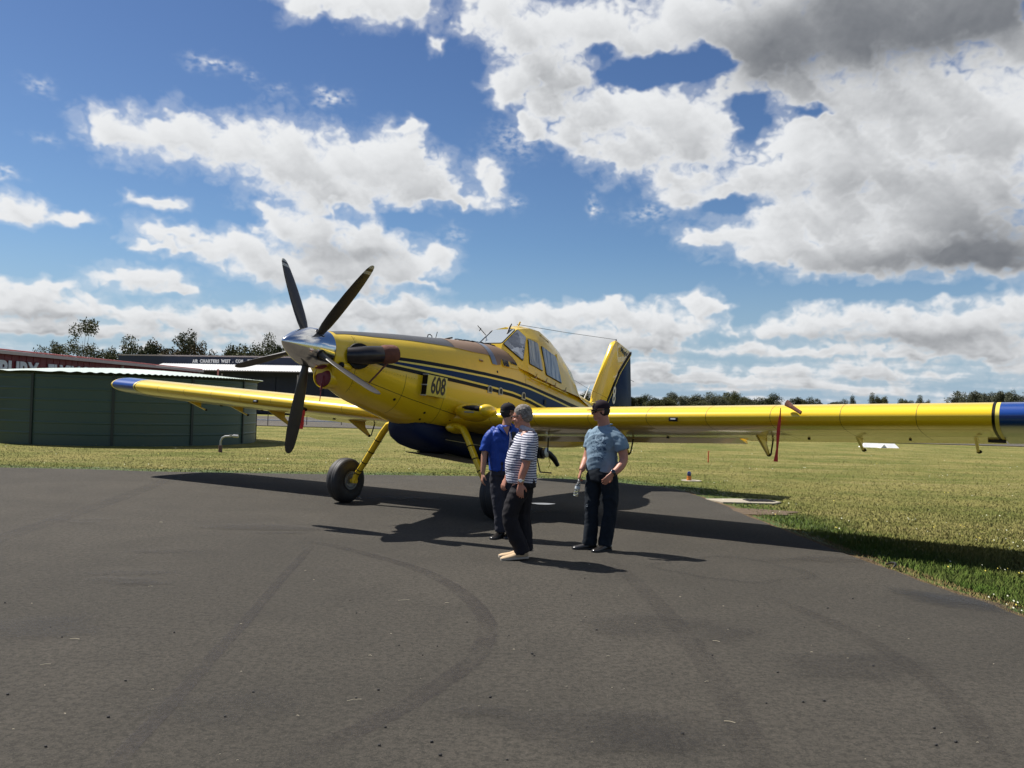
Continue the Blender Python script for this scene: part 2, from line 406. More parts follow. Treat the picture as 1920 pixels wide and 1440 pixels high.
def curtain_hook(c, P, b, nt):
    n = noise_tex(vmath('MULTIPLY', P, (9, 1, 1.1)).outputs[0], 1.6, 4, 0.6)
    return mixc(sstep(n, 0.35, 0.62), c, (0.42, 0.43, 0.42))
M['pane'] = pmat('side_window_curtain', (0.13, 0.14, 0.16), 0.15, coat=1.0, hook=curtain_hook)
M['windscreen'] = pmat('windscreen_glass', (0.34, 0.37, 0.37), 0.08, coat=1.0, var=0.3, vs=2, tint=(0.42, 0.44, 0.42))
M['rubber'] = pmat('tyre_rubber', (0.018, 0.017, 0.017), 0.62, var=0.6, vs=9, tint=(0.035, 0.032, 0.03), bump=0.001, bs=80)
M['brake'] = pmat('brake_metal', (0.30, 0.30, 0.29), 0.4, metal=0.8, var=0.6, vs=20)
M['dark_metal'] = pmat('dark_metal', (0.035, 0.032, 0.030), 0.45, metal=0.6, var=0.4)
M['grey_metal'] = pmat('grey_metal', (0.38, 0.38, 0.37), 0.4, metal=0.8)
M['sticker'] = pmat('sticker_blue', (0.02, 0.16, 0.30), 0.4)
M['white'] = pmat('white_paint', (0.78, 0.78, 0.76), 0.45, var=0.15)
M['number_black'] = pmat('number_black', (0.012, 0.01, 0.012), 0.45)
# ================================================================== ground
def asphalt_mat(name='asphalt_surface', k=1.0):
    m = bpy.data.materials.new(name); m.use_nodes = True; nt = m.node_tree; E.nt = nt
    b = nt.nodes['Principled BSDF']; tcn = nt.nodes.new('ShaderNodeTexCoord'); P = tcn.outputs['Object']
    big = sstep(noise_tex(P, 0.22, 5, 0.6), 0.34, 0.66)
    mid = sstep(noise_tex(P, 1.3, 6, 0.62), 0.35, 0.75)
    fine = noise_tex(P, 95.0, 3, 0.7)
    grit = sstep(noise_tex(P, 260.0, 2, 0.6), 0.35, 0.72)
    spots = sstep(noise_tex(P, 38.0, 3, 0.5), 0.70, 0.80)
    c = mixc(big, (0.062 * k, 0.0555 * k, 0.0450 * k), (0.092 * k, 0.081 * k, 0.065 * k))
    c = mixc(mid * 0.40, c, (0.042 * k, 0.038 * k, 0.032 * k))
    c = mixc(sstep(noise_tex(P, 22.0, 6, 0.9), 0.45, 0.57) * 0.72, c, (0.020 * k, 0.020 * k, 0.016 * k))
    c = mixc(sstep(noise_tex(P, 4.5, 5, 0.75), 0.52, 0.72) * 0.35, c, (0.030 * k, 0.026 * k, 0.021 * k))
    c = mixc(sstep(noise_tex(P, 55.0, 3, 0.8), 0.54, 0.68) * 0.55, c, (0.15 * k, 0.132 * k, 0.102 * k))
    c = mixc(sstep(fine, 0.3, 0.7) * 0.35, c, (0.030 * k, 0.027 * k, 0.024 * k))
    c = mixc(grit * 0.25, c, (0.13 * k, 0.118 * k, 0.098 * k))
    c = mixc(spots * 0.5, c, (0.028, 0.026, 0.024))
    v = nt.nodes.new('ShaderNodeTexVoronoi'); v.inputs['Scale'].default_value = 3.1; nt.links.new(P, v.inputs['Vector'])
    c = mixc(E.m('LESS_THAN', E(v.outputs['Distance']), 0.007) * 0.7, c, (0.32, 0.29, 0.24))
    nt.links.new(c, b.inputs['Base Color'])
    b.inputs['Roughness'].default_value = 0.9; b.inputs['Specular IOR Level'].default_value = 0.15
    bn = nt.nodes.new('ShaderNodeBump'); bn.inputs['Distance'].default_value = 0.005; bn.inputs['Strength'].default_value = 0.9
    nt.links.new((fine + grit * 0.5 + noise_tex(P, 2.5, 3) * 3.0).v, bn.inputs['Height']); nt.links.new(bn.outputs[0], b.inputs['Normal'])
    return m
M['asphalt'] = asphalt_mat()
def grass_ground_mat():
    m = bpy.data.materials.new('mown_grass_ground'); m.use_nodes = True; nt = m.node_tree; E.nt = nt
    b = nt.nodes['Principled BSDF']; tcn = nt.nodes.new('ShaderNodeTexCoord'); P = tcn.outputs['Object']
    Ps = vmath('MULTIPLY', P, (0.35, 1.6, 1)).outputs[0]
    c = mixc(sstep(noise_tex(P, 0.35, 6, 0.62), 0.35, 0.66), (0.115, 0.128, 0.030), (0.215, 0.188, 0.060))
    c = mixc(sstep(noise_tex(Ps, 0.55, 6, 0.7), 0.46, 0.70) * 0.7, c, (0.30, 0.245, 0.10))
    c = mixc(sstep(noise_tex(P, 7.0, 6, 0.75), 0.45, 0.70) * 0.40, c, (0.085, 0.098, 0.020))
    c = mixc(sstep(noise_tex(P, 24.0, 3, 0.8), 0.60, 0.78) * 0.5, c, (0.20, 0.18, 0.07))
    nt.links.new(c, b.inputs['Base Color']); b.inputs['Roughness'].default_value = 0.95; b.inputs['Specular IOR Level'].default_value = 0.1
    bn = nt.nodes.new('ShaderNodeBump'); bn.inputs['Distance'].default_value = 0.06
    nt.links.new(noise_tex(P, 9.0, 6, 0.75).v, bn.inputs['Height']); nt.links.new(bn.outputs[0], b.inputs['Normal'])
    return m
M['grass_ground'] = grass_ground_mat()
GZ = -0.03
bm_ = MB(); N = 96
rings = [[(math.cos(2 * math.pi * k / N) * r, 60 + math.sin(2 * math.pi * k / N) * r, GZ) for k in range(N)] for r in (0.5, 60, 250, 900, 2600)]
bm_.loft(rings, cap=False); bm_.add([(0, 60, GZ)] + rings[0], [(0, i + 1, (i + 1) % N + 1) for i in range(N)])
bm_.build('ground', M['grass_ground'], smooth=False, kind='structure')
# apron outline: edge points run from the far left round to the near right
EDGE_PX = [(-300, 872), (-120, 874), (0, 876.5), (170, 880), (300, 884), (600, 889), (900, 893), (1010, 896), (1120, 901), (1190, 908), (1270, 918), (1320, 934), (1360, 949), (1400, 967), (1440, 982), (1500, 1006), (1600, 1044), (1680, 1071), (1760, 1101), (1920, 1157), (2060, 1212)]
EDGE = [tuple(ground_pt(*q)[:2]) for q in EDGE_PX]
_a, _b = Vector(EDGE[0]), Vector(EDGE[2]); EDGE = [tuple(_a + (_a - _b).normalized() * 45)] + EDGE
_a, _b = Vector(EDGE[-1]), Vector(EDGE[-3]); EDGE += [tuple(_a + (_a - _b).normalized() * d_) for d_ in (3, 9, 20)]
def edge_curve(pts, step=0.12):
    out = []; rng = random.Random(5)
    for i in range(len(pts) - 1):
        p0 = Vector(pts[max(i - 1, 0)]); p1 = Vector(pts[i]); p2 = Vector(pts[i + 1]); p3 = Vector(pts[min(i + 2, len(pts) - 1)])
        n = max(1, int((p2 - p1).length / (step if p1.x > -14 and p1.y > 3 else 2.0)))
        for k in range(n):
            t = k / n
            q = 0.5 * ((2 * p1) + (p2 - p0) * t + (2 * p0 - 5 * p1 + 4 * p2 - p3) * t * t + (3 * p1 - p0 - 3 * p2 + p3) * t ** 3)
            w = mnoise.noise(Vector((q.x * 1.7, q.y * 1.7, 0))) * 0.05 + mnoise.noise(Vector((q.x * 7, q.y * 7, 3))) * 0.018
            out.append(Vector((q.x + w, q.y + w)))
    out.append(Vector(pts[-1])); return out
edge = edge_curve(EDGE)
poly = [(p.x, p.y, 0.0) for p in edge] + [(12, -40, 0), (-60, -40, 0)]
mb = MB(); mb.prism(poly, (0, 0, -0.05)); mb.build('asphalt_apron', M['asphalt'], smooth=False, kind='structure')
APRON = np.array([(p[0], p[1]) for p in poly])
def in_apron(x, y):
    x = np.asarray(x); y = np.asarray(y); c = np.zeros(x.shape, bool); n = len(APRON)
    for i in range(n):
        x1, y1 = APRON[i]; x2, y2 = APRON[(i + 1) % n]
        if y1 == y2: continue
        k = ((y1 > y) != (y2 > y)) & (x < (x2 - x1) * (y - y1) / (y2 - y1) + x1); c ^= k
    return c
# dirt and dead grass along the edge of the asphalt
M['verge'] = pmat('dry_dirt_verge', (0.15, 0.105, 0.06), 0.95, var=1.0, vs=9, tint=(0.07, 0.048, 0.028), bump=0.02, bs=30, spec=0.1)
mb = MB(); nE = len(edge); L = []; Rr = []
for i, p in enumerate(edge):
    t = (edge[min(i + 1, nE - 1)] - edge[max(i - 1, 0)]).normalized(); nrm = Vector((-t.y, t.x))
    if nrm.dot(Vector((0.75, 0.66))) < 0 and p.y > 2.5: nrm = -nrm
    w = 0.10 + 0.10 * abs(mnoise.noise(Vector((p.x * .9, p.y * .9, 9)))) + 0.10 * abs(mnoise.noise(Vector((p.x * 4, p.y * 4, 2))))
    if p.y > 12: w *= 0.9
    L.append((p.x - nrm.x * .03, p.y - nrm.y * .03, -0.012)); Rr.append((p.x + nrm.x * w, p.y + nrm.y * w, GZ + 0.006))
mb.add(L + Rr, [(i, i + 1, nE + i + 1, nE + i) for i in range(nE - 1)])
mb.build('dirt_verge', M['verge'], smooth=False, kind='structure')
# marks on the asphalt: thin sheets that thin out towards their edges
def mark_mat(name, colr, strength, scale=3.0):
    m = bpy.data.materials.new(name); m.use_nodes = True; nt = m.node_tree; E.nt = nt
    b = nt.nodes['Principled BSDF']; tcn = nt.nodes.new('ShaderNodeTexCoord'); P = tcn.outputs['Object']
    at = nt.nodes.new('ShaderNodeAttribute'); at.attribute_name = 'cover'
    a = E(at.outputs['Fac']) * sstep(noise_tex(P, scale, 6, 0.65), 0.22, 0.62) * sstep(noise_tex(P, 60, 3, 0.7), 0.2, 0.6) * strength
    nt.links.new(a.v, b.inputs['Alpha']); b.inputs['Base Color'].default_value = (*colr, 1); b.inputs['Roughness'].default_value = 0.7
    return m
M['tyre_mark'] = mark_mat('tyre_mark_film', (0.022, 0.016, 0.014), 0.46)
M['tyre_mark_soft'] = mark_mat('faint_tyre_mark_film', (0.022, 0.017, 0.014), 0.24, 2.0)
M['dark_film'] = mark_mat('dark_patch_film', (0.022, 0.022, 0.022), 0.9, 1.2)
M['oil'] = mark_mat('old_oil_film', (0.018, 0.015, 0.013), 0.26, 1.0)
def smooth_poly(pts, k=12):
    out = []
    for i in range(len(pts) - 1):
        p0, p1, p2, p3 = (pts[max(i - 1, 0)], pts[i], pts[i + 1], pts[min(i + 2, len(pts) - 1)])
        for j in range(k):
            t = j / k
            out.append(0.5 * ((2 * p1) + (p2 - p0) * t + (2 * p0 - 5 * p1 + 4 * p2 - p3) * t * t + (3 * p1 - p0 - 3 * p2 + p3) * t ** 3))
    return out + [pts[-1]]
_zl = [0.004]
def ribbon(name, pix, width, m, taper=0.15):
    pts = smooth_poly([ground_pt(*q) for q in pix]); n = len(pts); z = _zl[0]; _zl[0] += 0.0006
    vs = []; cov = []; prof = [(-.5, 0), (-.36, .8), (-.12, .75), (.12, .75), (.36, 1.0), (.5, 0)]
    for i, p in enumerate(pts):
        t = (pts[min(i + 1, n - 1)] - pts[max(i - 1, 0)]).normalized(); nr = Vector((-t.y, t.x, 0)); e = min(1, i / (n * taper + 1e-6), (n - 1 - i) / (n * taper + 1e-6))
        for a, c in prof: vs.append((p.x + nr.x * a * width, p.y + nr.y * a * width, z)); cov.append(c * e)
    k = len(prof); fs = [(i * k + j, i * k + j + 1, (i + 1) * k + j + 1, (i + 1) * k + j) for i in range(n - 1) for j in range(k - 1)]
    me = bpy.data.meshes.new(name); me.from_pydata(vs, [], fs); at = me.attributes.new('cover', 'FLOAT', 'POINT'); at.data.foreach_set('value', cov)
    me.materials.append(m); o = bpy.data.objects.new(name, me); col.objects.link(o); tag(o, kind='structure'); return o
def blotch(name, cx, cy, rx, ry, m, rot=0.0, ring=False, soft=0.5):
    c = ground_pt(cx, cy); z = _zl[0]; _zl[0] += 0.0006; n = 40; vs = []; cov = []
    radii = [0.01, 0.5, 1 - soft * .5, 1.0] if not ring else [0.80, 0.93, 1.0]
    cv = [1, 1, .9, 0] if not ring else [0, 1, 0]
    for r, cc in zip(radii, cv):
        for k in range(n):
            t = 2 * math.pi * k / n; w = 1 + 0.35 * mnoise.noise(Vector((math.cos(t) * 1.6, math.sin(t) * 1.6, cx)))
            x, y = rx * r * w * math.cos(t), ry * r * w * math.sin(t)
            vs.append((c.x + x * math.cos(rot) - y * math.sin(rot), c.y + x * math.sin(rot) + y * math.cos(rot), z)); cov.append(cc)
    fs = [(i * n + j, i * n + (j + 1) % n, (i + 1) * n + (j + 1) % n, (i + 1) * n + j) for i in range(len(radii) - 1) for j in range(n)]
    me = bpy.data.meshes.new(name); me.from_pydata(vs, [], fs); at = me.attributes.new('cover', 'FLOAT', 'POINT'); at.data.foreach_set('value', cov)
    me.materials.append(m); o = bpy.data.objects.new(name, me); col.objects.link(o); tag(o, kind='structure'); return o
ribbon('tyre_mark', [(560, 1016), (610, 1021), (690, 1040), (780, 1066), (850, 1100), (900, 1145), (914, 1185), (888, 1235), (820, 1286), (720, 1345), (600, 1402), (490, 1450)], 0.17, M['tyre_mark'])
ribbon('tyre_mark', [(585, 1022), (565, 1045), (515, 1100), (465, 1160), (400, 1230), (325, 1315), (240, 1405), (190, 1470)], 0.11, M['tyre_mark'])
ribbon('tyre_mark', [(1420, 1113), (1505, 1145), (1595, 1185), (1685, 1235), (1780, 1310), (1840, 1380), (1880, 1450)], 0.17, M['tyre_mark_soft'])
ribbon('tyre_mark', [(1130, 1040), (1200, 1100), (1275, 1180), (1340, 1270), (1400, 1380), (1430, 1460)], 0.20, M['tyre_mark_soft'])
ribbon('tyre_mark', [(330, 892), (250, 925), (150, 960), (0, 1010), (-150, 1060)], 0.35, M['tyre_mark_soft'])
blotch('dark_patch', 1790, 1128, 0.66, 0.34, M['dark_film'], rot=-0.9, soft=0.9)  # darker soft-edged patch near the right edge of the apron
blotch('oil_stain', 1370, 1067, 0.80, 0.75, M['oil'], ring=True)
for bx_, by_, ra, rb in ((520, 1000, .5, .12), (160, 975, .5, .1), (250, 1075, .5, .14), (260, 1095, .3, .1), (330, 1035, .5, .18), (1250, 1370, .5, .4), (700, 905, .6, .15), (980, 960, .9, .3), (60, 1180, .6, .4), (430, 1330, .5, .3), (1600, 1250, .6, .4), (1480, 1052, .5, .18)):
    blotch('oil_stain', bx_, by_, ra, rb, M['oil'], rot=.2, soft=.8)
blotch('oil_stain', 1130, 1370, 0.55, 0.35, M['oil']); blotch('oil_stain', 1250, 1180, 0.7, 0.5, M['oil']); blotch('oil_stain', 900, 1335, 0.22, 0.10, M['oil'])
blotch('oil_stain', 480, 990, 0.9, 0.3, M['oil']); blotch('oil_stain', 220, 1090, 0.35, 0.18, M['oil']); blotch('oil_stain', 740, 935, 1.3, 0.4, M['oil'])
blotch('oil_stain', 140, 980, 0.35, 0.12, M['oil']); blotch('oil_stain', 1560, 1050, 0.5, 0.25, M['oil'])
# greener strip of grass along the asphalt
M['green_strip'] = mark_mat('lush_grass_strip', (0.060, 0.105, 0.014), 1.0, 1.6)
mb_v = []; mb_c = []; fr = [(0.0, .7), (.25, 1.0), (.9, .8), (1.7, 0.0)]
for i, p in enumerate(edge):
    t = (edge[min(i + 1, nE - 1)] - edge[max(i - 1, 0)]).normalized(); nrm = Vector((-t.y, t.x))
    if nrm.dot(Vector((0.75, 0.66))) < 0 and p.y > 2.5: nrm = -nrm
    k_ = .8 + .5 * mnoise.noise(Vector((p.x * .6, p.y * .6, 4)))
    for a_, c_ in fr: mb_v.append((p.x + nrm.x * a_ * k_, p.y + nrm.y * a_ * k_, GZ + .003)); mb_c.append(c_)
me = bpy.data.meshes.new('green_strip'); me.from_pydata(mb_v, [], [(i * 4 + j, i * 4 + j + 1, (i + 1) * 4 + j + 1, (i + 1) * 4 + j) for i in range(nE - 1) for j in range(3)])
at_ = me.attributes.new('cover', 'FLOAT', 'POINT'); at_.data.foreach_set('value', mb_c); me.materials.append(M['green_strip'])
o = bpy.data.objects.new('green_strip', me); col.objects.link(o); tag(o, kind='structure')
# small smooth glossy disc on the apron under the wing, and loose bits of straw
M['water'] = pmat('glossy_disc_surface', (0.02, 0.022, 0.025), 0.03, spec=0.9, var=0.0)
mb = MB(); a = ground_pt(1018, 945)
mb.add([(a.x + math.cos(t) * .20 * (1 + .2 * math.sin(3 * t)), a.y + math.sin(t) * .13, 0.006) for t in [2 * math.pi * k / 24 for k in range(24)]], [tuple(range(24))])
mb.build('glossy_disc', M['water'], smooth=False, kind='structure')
M['straw'] = pmat('dry_straw', (0.55, 0.48, 0.33), 0.8)
mb = MB(); rng = random.Random(3)
STR = [(757, 1127, .13), (838, 1132, .05), (664, 1315, .11), (140, 1200, .09), (85, 1248, .08), (282, 1101, .05), (1343, 1204, .07), (1368, 1356, .08), (1325, 1280, .04), (1097, 1158, .03), (694, 1231, .03), (1105, 1060, .02), (1140, 1232, .03), (302, 980, .06)]
STR += [(rng.uniform(0, 1900), rng.uniform(1060, 1430), rng.uniform(.008, .022)) for _ in range(40)]
for x, y, l in STR:
    l *= .75
    if y < 1150 and x > 1500: continue
    p = ground_pt(x, y); t = rng.uniform(-.5, .9); d = Vector((math.cos(t), math.sin(t), 0)); q = Vector((-d.y, d.x, 0))
    mb.tube([p - d * l / 2 + Vector((0, 0, .008)), p + q * l * .08 + Vector((0, 0, .010)), p + d * l / 2 + Vector((0, 0, .008))], 0.0014, 4)
mb.build('straw_litter', M['straw'], kind='stuff')
# small dark stones
M['stone'] = pmat('dark_stone_chip', (0.03, 0.028, 0.025), 0.8)
mb = MB()
for k in range(60):
    p = ground_pt(rng.uniform(0, 1900), rng.uniform(1080, 1435)); r = rng.uniform(.003, .008)
    if in_apron(np.array([p.x]), np.array([p.y]))[0]: mb.ell((p.x, p.y, r * .7), (r * 1.3, r, r * .8), 6, 4)
mb.build('stone_chips', M['stone'], kind='stuff')
# taxiway behind the tank, with its painted lines
M['asphalt_far'] = asphalt_mat('taxiway_asphalt', 1.5)
mb = MB(); mb.box((-10, 74, 0.0), (160, 34, 0.02), rz=-0.015); mb.build('taxiway', M['asphalt_far'], smooth=False, kind='structure')
for yy, hh in ((71.5, .09), (108, .16)):
    mb = MB(); mb.box((-10, yy, hh / 2 + .011), (150, .18, hh), rz=-0.015); mb.build('white_kerb', M['white'], smooth=False, kind='structure')
# concrete drain slab let into the grass
M['concrete'] = pmat('pale_concrete', (0.33, 0.29, 0.22), 0.85, var=0.6, vs=3, tint=(0.30, 0.26, 0.20), bump=0.004, bs=40)
_s = ground_pt(1385, 938); sl = empty('drain_slab', (_s.x, _s.y, 0), label='pale concrete drain slab in the grass by the apron edge', cat='drain')
mb = MB(); mb.prism([(-.62, .12, 0.004), (-.40, -.42, 0.004), (.55, -.42, 0.004), (.78, -.12, 0.004), (.62, .25, 0.004), (0, .30, 0.004)], (0, 0, -0.06)); mb.build('slab', M['concrete'], sl, bevel=0.006)
mb = MB(); mb.box((.38, -.03, .010), (.52, .34, .012), rz=.1)
mb.build('grate_pit', M['black'], sl)
for k in range(5):
    mb = MB(); mb.box((.20 + k * .09, -.03, .022), (.014, .34, .012), rz=.1); mb.build('bar', M['dark_metal'], sl)
M['soil'] = pmat('bare_soil', (0.085, 0.055, 0.03), 0.95, var=1, vs=8, tint=(0.13, 0.09, 0.05), bump=0.03, bs=20)
_q = ground_pt(1405, 957)
mb = MB(); mb.add([(_q.x - .25 + .75 * (math.cos(t) + .4) * (1 + .15 * math.sin(5 * t)), _q.y + .45 * math.sin(t), -0.016) for t in [2 * math.pi * k / 30 for k in range(30)]], [tuple(range(30))]); mb.build('bare_soil', M['soil'], smooth=False, kind='structure')
# ================================================================== buildings
M['red_wall'] = pmat('dark_red_cladding', (0.17, 0.014, 0.020), 0.5, var=0.25)
M['red_roof'] = pmat('faded_red_roof', (0.66, 0.19, 0.17), 0.5, var=0.25)
M['gutter'] = pmat('pale_gutter', (0.45, 0.38, 0.35), 0.5)
M['letter'] = pmat('pale_lettering', (0.62, 0.66, 0.70), 0.5)
M['navy'] = pmat('navy_cladding', (0.015, 0.023, 0.050), 0.5, var=0.3, vs=.6)
M['awning'] = pmat('white_corrugated_sheet', (0.80, 0.79, 0.76), 0.5, var=0.1)
M['door_grey'] = pmat('door_grey', (0.10, 0.10, 0.11), 0.5)
def height_at(p, py):
    """height above the ground point p that shows at the photograph's row py"""
    z = 3.0
    for _ in range(12):
        def row(zz):
            v = Vector((p[0], p[1], zz - CAM_H)); return 720 - FPX * v.dot(_u2) / v.dot(_f)
        z += (py - row(z)) / (row(z + .01) - row(z)) * .01
    return z
# ---- red hangar: its long wall runs away from the camera on the left
A0 = Vector((-34.8, 59.0, 0)); A1 = Vector((-31.9, 88.0, 0)); dr = (A1 - A0).normalized(); ext = A0 - dr * 40
nrm = Vector((dr.y, -dr.x, 0)); H = 4.55
red = empty('red_hangar', (A1.x, A1.y, 0), label='dark red hangar with pale lettering behind the green tank', cat='hangar')
def rl(p): return Vector(p) - Vector((A1.x, A1.y, 0))
mb = MB(); back = -nrm * 24
b0, b1 = rl(ext), rl(A1)
mb.prism([b0, b1, b1 + back, b0 + back], (0, 0, H)); mb.build('wall', M['red_wall'], red, smooth=False)
mb = MB(); Lw = (A1 - ext).length; n = int(Lw / 0.76)
for i in range(n):
    p = b0 + dr * (i + .5) * (Lw / n); mb.box((p.x + nrm.x * .008, p.y + nrm.y * .008, H / 2), (.04, .03, H - .3), rz=math.atan2(dr.y, dr.x))
mb.build('cladding_rib', M['red_wall'], red, smooth=False, kind='stuff')
mb = MB(); o1 = nrm * .35
mb.prism([b0 + o1 + Vector((0, 0, H + .02)), b1 + o1 + dr * .3 + Vector((0, 0, H + .02)), b1 + back * .5 + dr * .3 + Vector((0, 0, H + .95)), b0 + back * .5 + Vector((0, 0, H + .95))], (0, 0, .10)); mb.build('roof', M['red_roof'], red, smooth=False)
mb = MB(); mb.prism([b0 + nrm * .36 + Vector((0, 0, H - .22)), b1 + nrm * .36 + dr * .3 + Vector((0, 0, H - .22)), b1 + nrm * .50 + dr * .3 + Vector((0, 0, H - .22)), b0 + nrm * .50 + Vector((0, 0, H - .22))], (0, 0, .22)); mb.build('gutter', M['gutter'], red, smooth=False)
for t in (0.0, 14.2):
    p = b1 - dr * t + nrm * .06; mb = MB(); mb.box((p.x, p.y, H / 2 - .1), (.30 if t == 0 else .14, .22, H - .35), rz=math.atan2(dr.y, dr.x)); mb.build('corner_trim' if t == 0 else 'downpipe', M['gutter'], red, smooth=False)
def wall_pt(px, zz):
    v = _r2 * (px - 960) + _u2 * (720 - 690) + _f * FPX; h = Vector((v.x, v.y, 0))
    # intersect horizontal ray with the wall line
    det = h.x * (-dr.y) + dr.x * h.y; k = (A0.x * (-dr.y) + dr.x * A0.y) / det
    return h * k
for word, x0, x1, zc, cap in (('BURY', -4, 70, 3.25, 1.35), ('FLYING', 88, 164, 3.25, 1.35), ('S', 181, 191, 3.25, 1.35)):
    p0, p1 = wall_pt(x0, 0), wall_pt(x1, 0); c = (p0 + p1) / 2
    Mx = frame(rl(c) + nrm * .10 + Vector((0, 0, zc)), dr, (0, 0, 1))
    wid = (p1 - p0).length; t = text_obj(word, 1.0, M['letter'], 'lettering', Matrix.Identity(4), red, extrude=.03, bold=.035)
    xs = [v.co.x for v in t.data.vertices]; ys = [v.co.y for v in t.data.vertices]
    t.data.transform(Matrix.Translation((-(min(xs) + max(xs)) / 2, -(min(ys) + max(ys)) / 2, 0)))
    t.data.transform(Matrix.Diagonal((wid / (max(xs) - min(xs)), cap / (max(ys) - min(ys)), 1, 1))); t.data.transform(Mx)
# ---- navy hangar behind it, facing the camera, with a white awning
N0 = Vector((-50.9, 112.0, 0)); N1 = Vector((-11.0, 102.7, 0)); dn = (N1 - N0).normalized(); nn = Vector((dn.y, -dn.x, 0)); HN = 6.95
navy = empty('navy_hangar', (N0.x, N0.y, 0), label='long navy blue hangar with white corrugated awning and web address', cat='hangar')
LN = (N1 - N0).length; bk = -nn * 20
mb = MB(); mb.prism([Vector((0, 0, 0)), dn * LN, dn * LN + bk, bk], (0, 0, HN)); mb.build('wall', M['navy'], navy, smooth=False)
mb = MB(); mb.prism([nn * .1 + Vector((0, 0, HN)), dn * LN + nn * .1 + Vector((0, 0, HN)), dn * LN + bk + Vector((0, 0, HN)), bk + Vector((0, 0, HN))], (0, 0, .16)); mb.build('roof_edge', M['gutter'], navy, smooth=False)
mb = MB(); n = 100
ZA = height_at(N0 + dn * 17, 683.5); ZB_ = height_at(N0 + dn * 17 + nn * 3.4, 694.5)
top = [dn * (6.6 + (LN - 6.6) * i / (n * 2)) + nn * .06 + Vector((0, 0, ZA + (.07 if i % 2 else 0))) for i in range(n * 2 + 1)]
bot = [p + nn * 3.4 + Vector((0, 0, ZB_ - ZA)) for p in top]
mb.add(top + bot, [(i, i + 1, i + 1 + len(top), i + len(top)) for i in range(len(top) - 1)])
mb.build('awning', M['awning'], navy, smooth=False)
mb = MB(); p = dn * (LN / 2 + 3.3) + nn * 3.44 + Vector((0, 0, ZB_ - .04)); mb.box(p, (LN - 6.6, .08, .10), rz=math.atan2(dn.y, dn.x)); mb.build('gutter', M['gutter'], navy, smooth=False)
i = 0; x = 6.7
while x + 3.2 < LN:
    mb = MB(); c = dn * (x + 1.55) + nn * .09 + Vector((0, 0, 2.25)); mb.box(c, (3.06, .10, 4.4), rz=math.atan2(dn.y, dn.x)); mb.build('door_panel', M['navy'], navy, smooth=False); x += 3.16
for i in range(4):
    c = dn * (7 + i * 10) + nn * 3.3; mb = MB(); mb.box((c.x, c.y, 2.4), (.15, .15, 4.7)); mb.build('awning_post', M['gutter'], navy, smooth=False)
def navy_x(px):
    v = _r2 * (px - 960) + _u2 * 43 + _f * FPX; h = Vector((v.x, v.y, 0)); det = h.x * (-dn.y) + dn.x * h.y; k = (N0.x * (-dn.y) + dn.x * N0.y) / det
    return (h * k - N0).dot(dn)
for word, x0, x1 in (('AIR', 362, 372.5), ('CHARTERS', 376, 412), ('WEST', 415.5, 433), ('.', 437, 438.5), ('COM', 443, 456.5), ('.', 460.5, 462), ('AU', 464, 473)):
    u0, u1 = navy_x(x0), navy_x(x1); t = text_obj(word, 1.0, M['awning'], 'lettering', Matrix.Identity(4), navy, extrude=.03, bold=.045, spacing=1.15)
    xs = [v.co.x for v in t.data.vertices]; ys = [v.co.y for v in t.data.vertices]; hh = .46 if word != '.' else .10
    t.data.transform(Matrix.Translation((-(min(xs) + max(xs)) / 2, -(min(ys) + max(ys)) / 2, 0)))
    t.data.transform(Matrix.Diagonal(((u1 - u0) / (max(xs) - min(xs)), hh / (max(ys) - min(ys)), 1, 1)))
    t.data.transform(frame(dn * (u0 + u1) / 2 + nn * .12 + Vector((0, 0, height_at(N0 + dn * (u0 + u1) / 2, 677.2) - (.14 if word == '.' else 0))), dn, (0, 0, 1)))
# white marker pole with a pink top
M['pink'] = pmat('pink_paint', (0.70, 0.25, 0.22), 0.5)
pole = empty('marker_pole', (-20.35, 60.0, 0), label='thin white pole with pink top standing behind the tank roof', cat='pole')
mb = MB(); mb.tube([(0, 0, 0), (0, 0, 3.30)], .04, 8); mb.build('shaft', M['white'], pole)
mb = MB(); mb.tube([(0, 0, 3.30), (0, 0, 3.75)], .06, 8); mb.build('top', M['pink'], pole)
# ---- green water tank
M['tank'] = pmat('dark_green_steel', (0.034, 0.066, 0.048), 0.45, var=0.4, vs=.7, tint=(0.046, 0.080, 0.058), dirt=.3, dscale=.8, dcol=(0.07, 0.07, 0.05))
M['tank_strip'] = pmat('darker_green_strip', (0.014, 0.024, 0.019), 0.5)
M['tank_roof'] = pmat('pale_green_roof_sheet', (0.46, 0.52, 0.46), 0.42, var=0.3, vs=.5, tint=(0.38, 0.44, 0.39), dirt=.25, dscale=1.2, dcol=(.3, .3, .26))
TC = Vector((-15.3, 34.2)); TR = 5.05
tank = empty('water_tank', (TC.x, TC.y, 0), label='large round dark green water tank with corrugated roof', cat='water tank')
def roof_z(x, y):
    X, Y = x + TC.x, y + TC.y; rho = math.hypot(x, y) / TR
    return 2.45 + .30 * max(0, 1 - rho ** 1.6)
_v = _r2 * (457 - 960) + _f * FPX; _v = Vector((_v.x, _v.y)).normalized(); _b = _v.dot(TC); _k = _b - math.sqrt(max(0, _b * _b - TC.length_squared + TR * TR)); _h = _v * _k - TC
NP = 12; aoff = math.atan2(_h.y, _h.x)
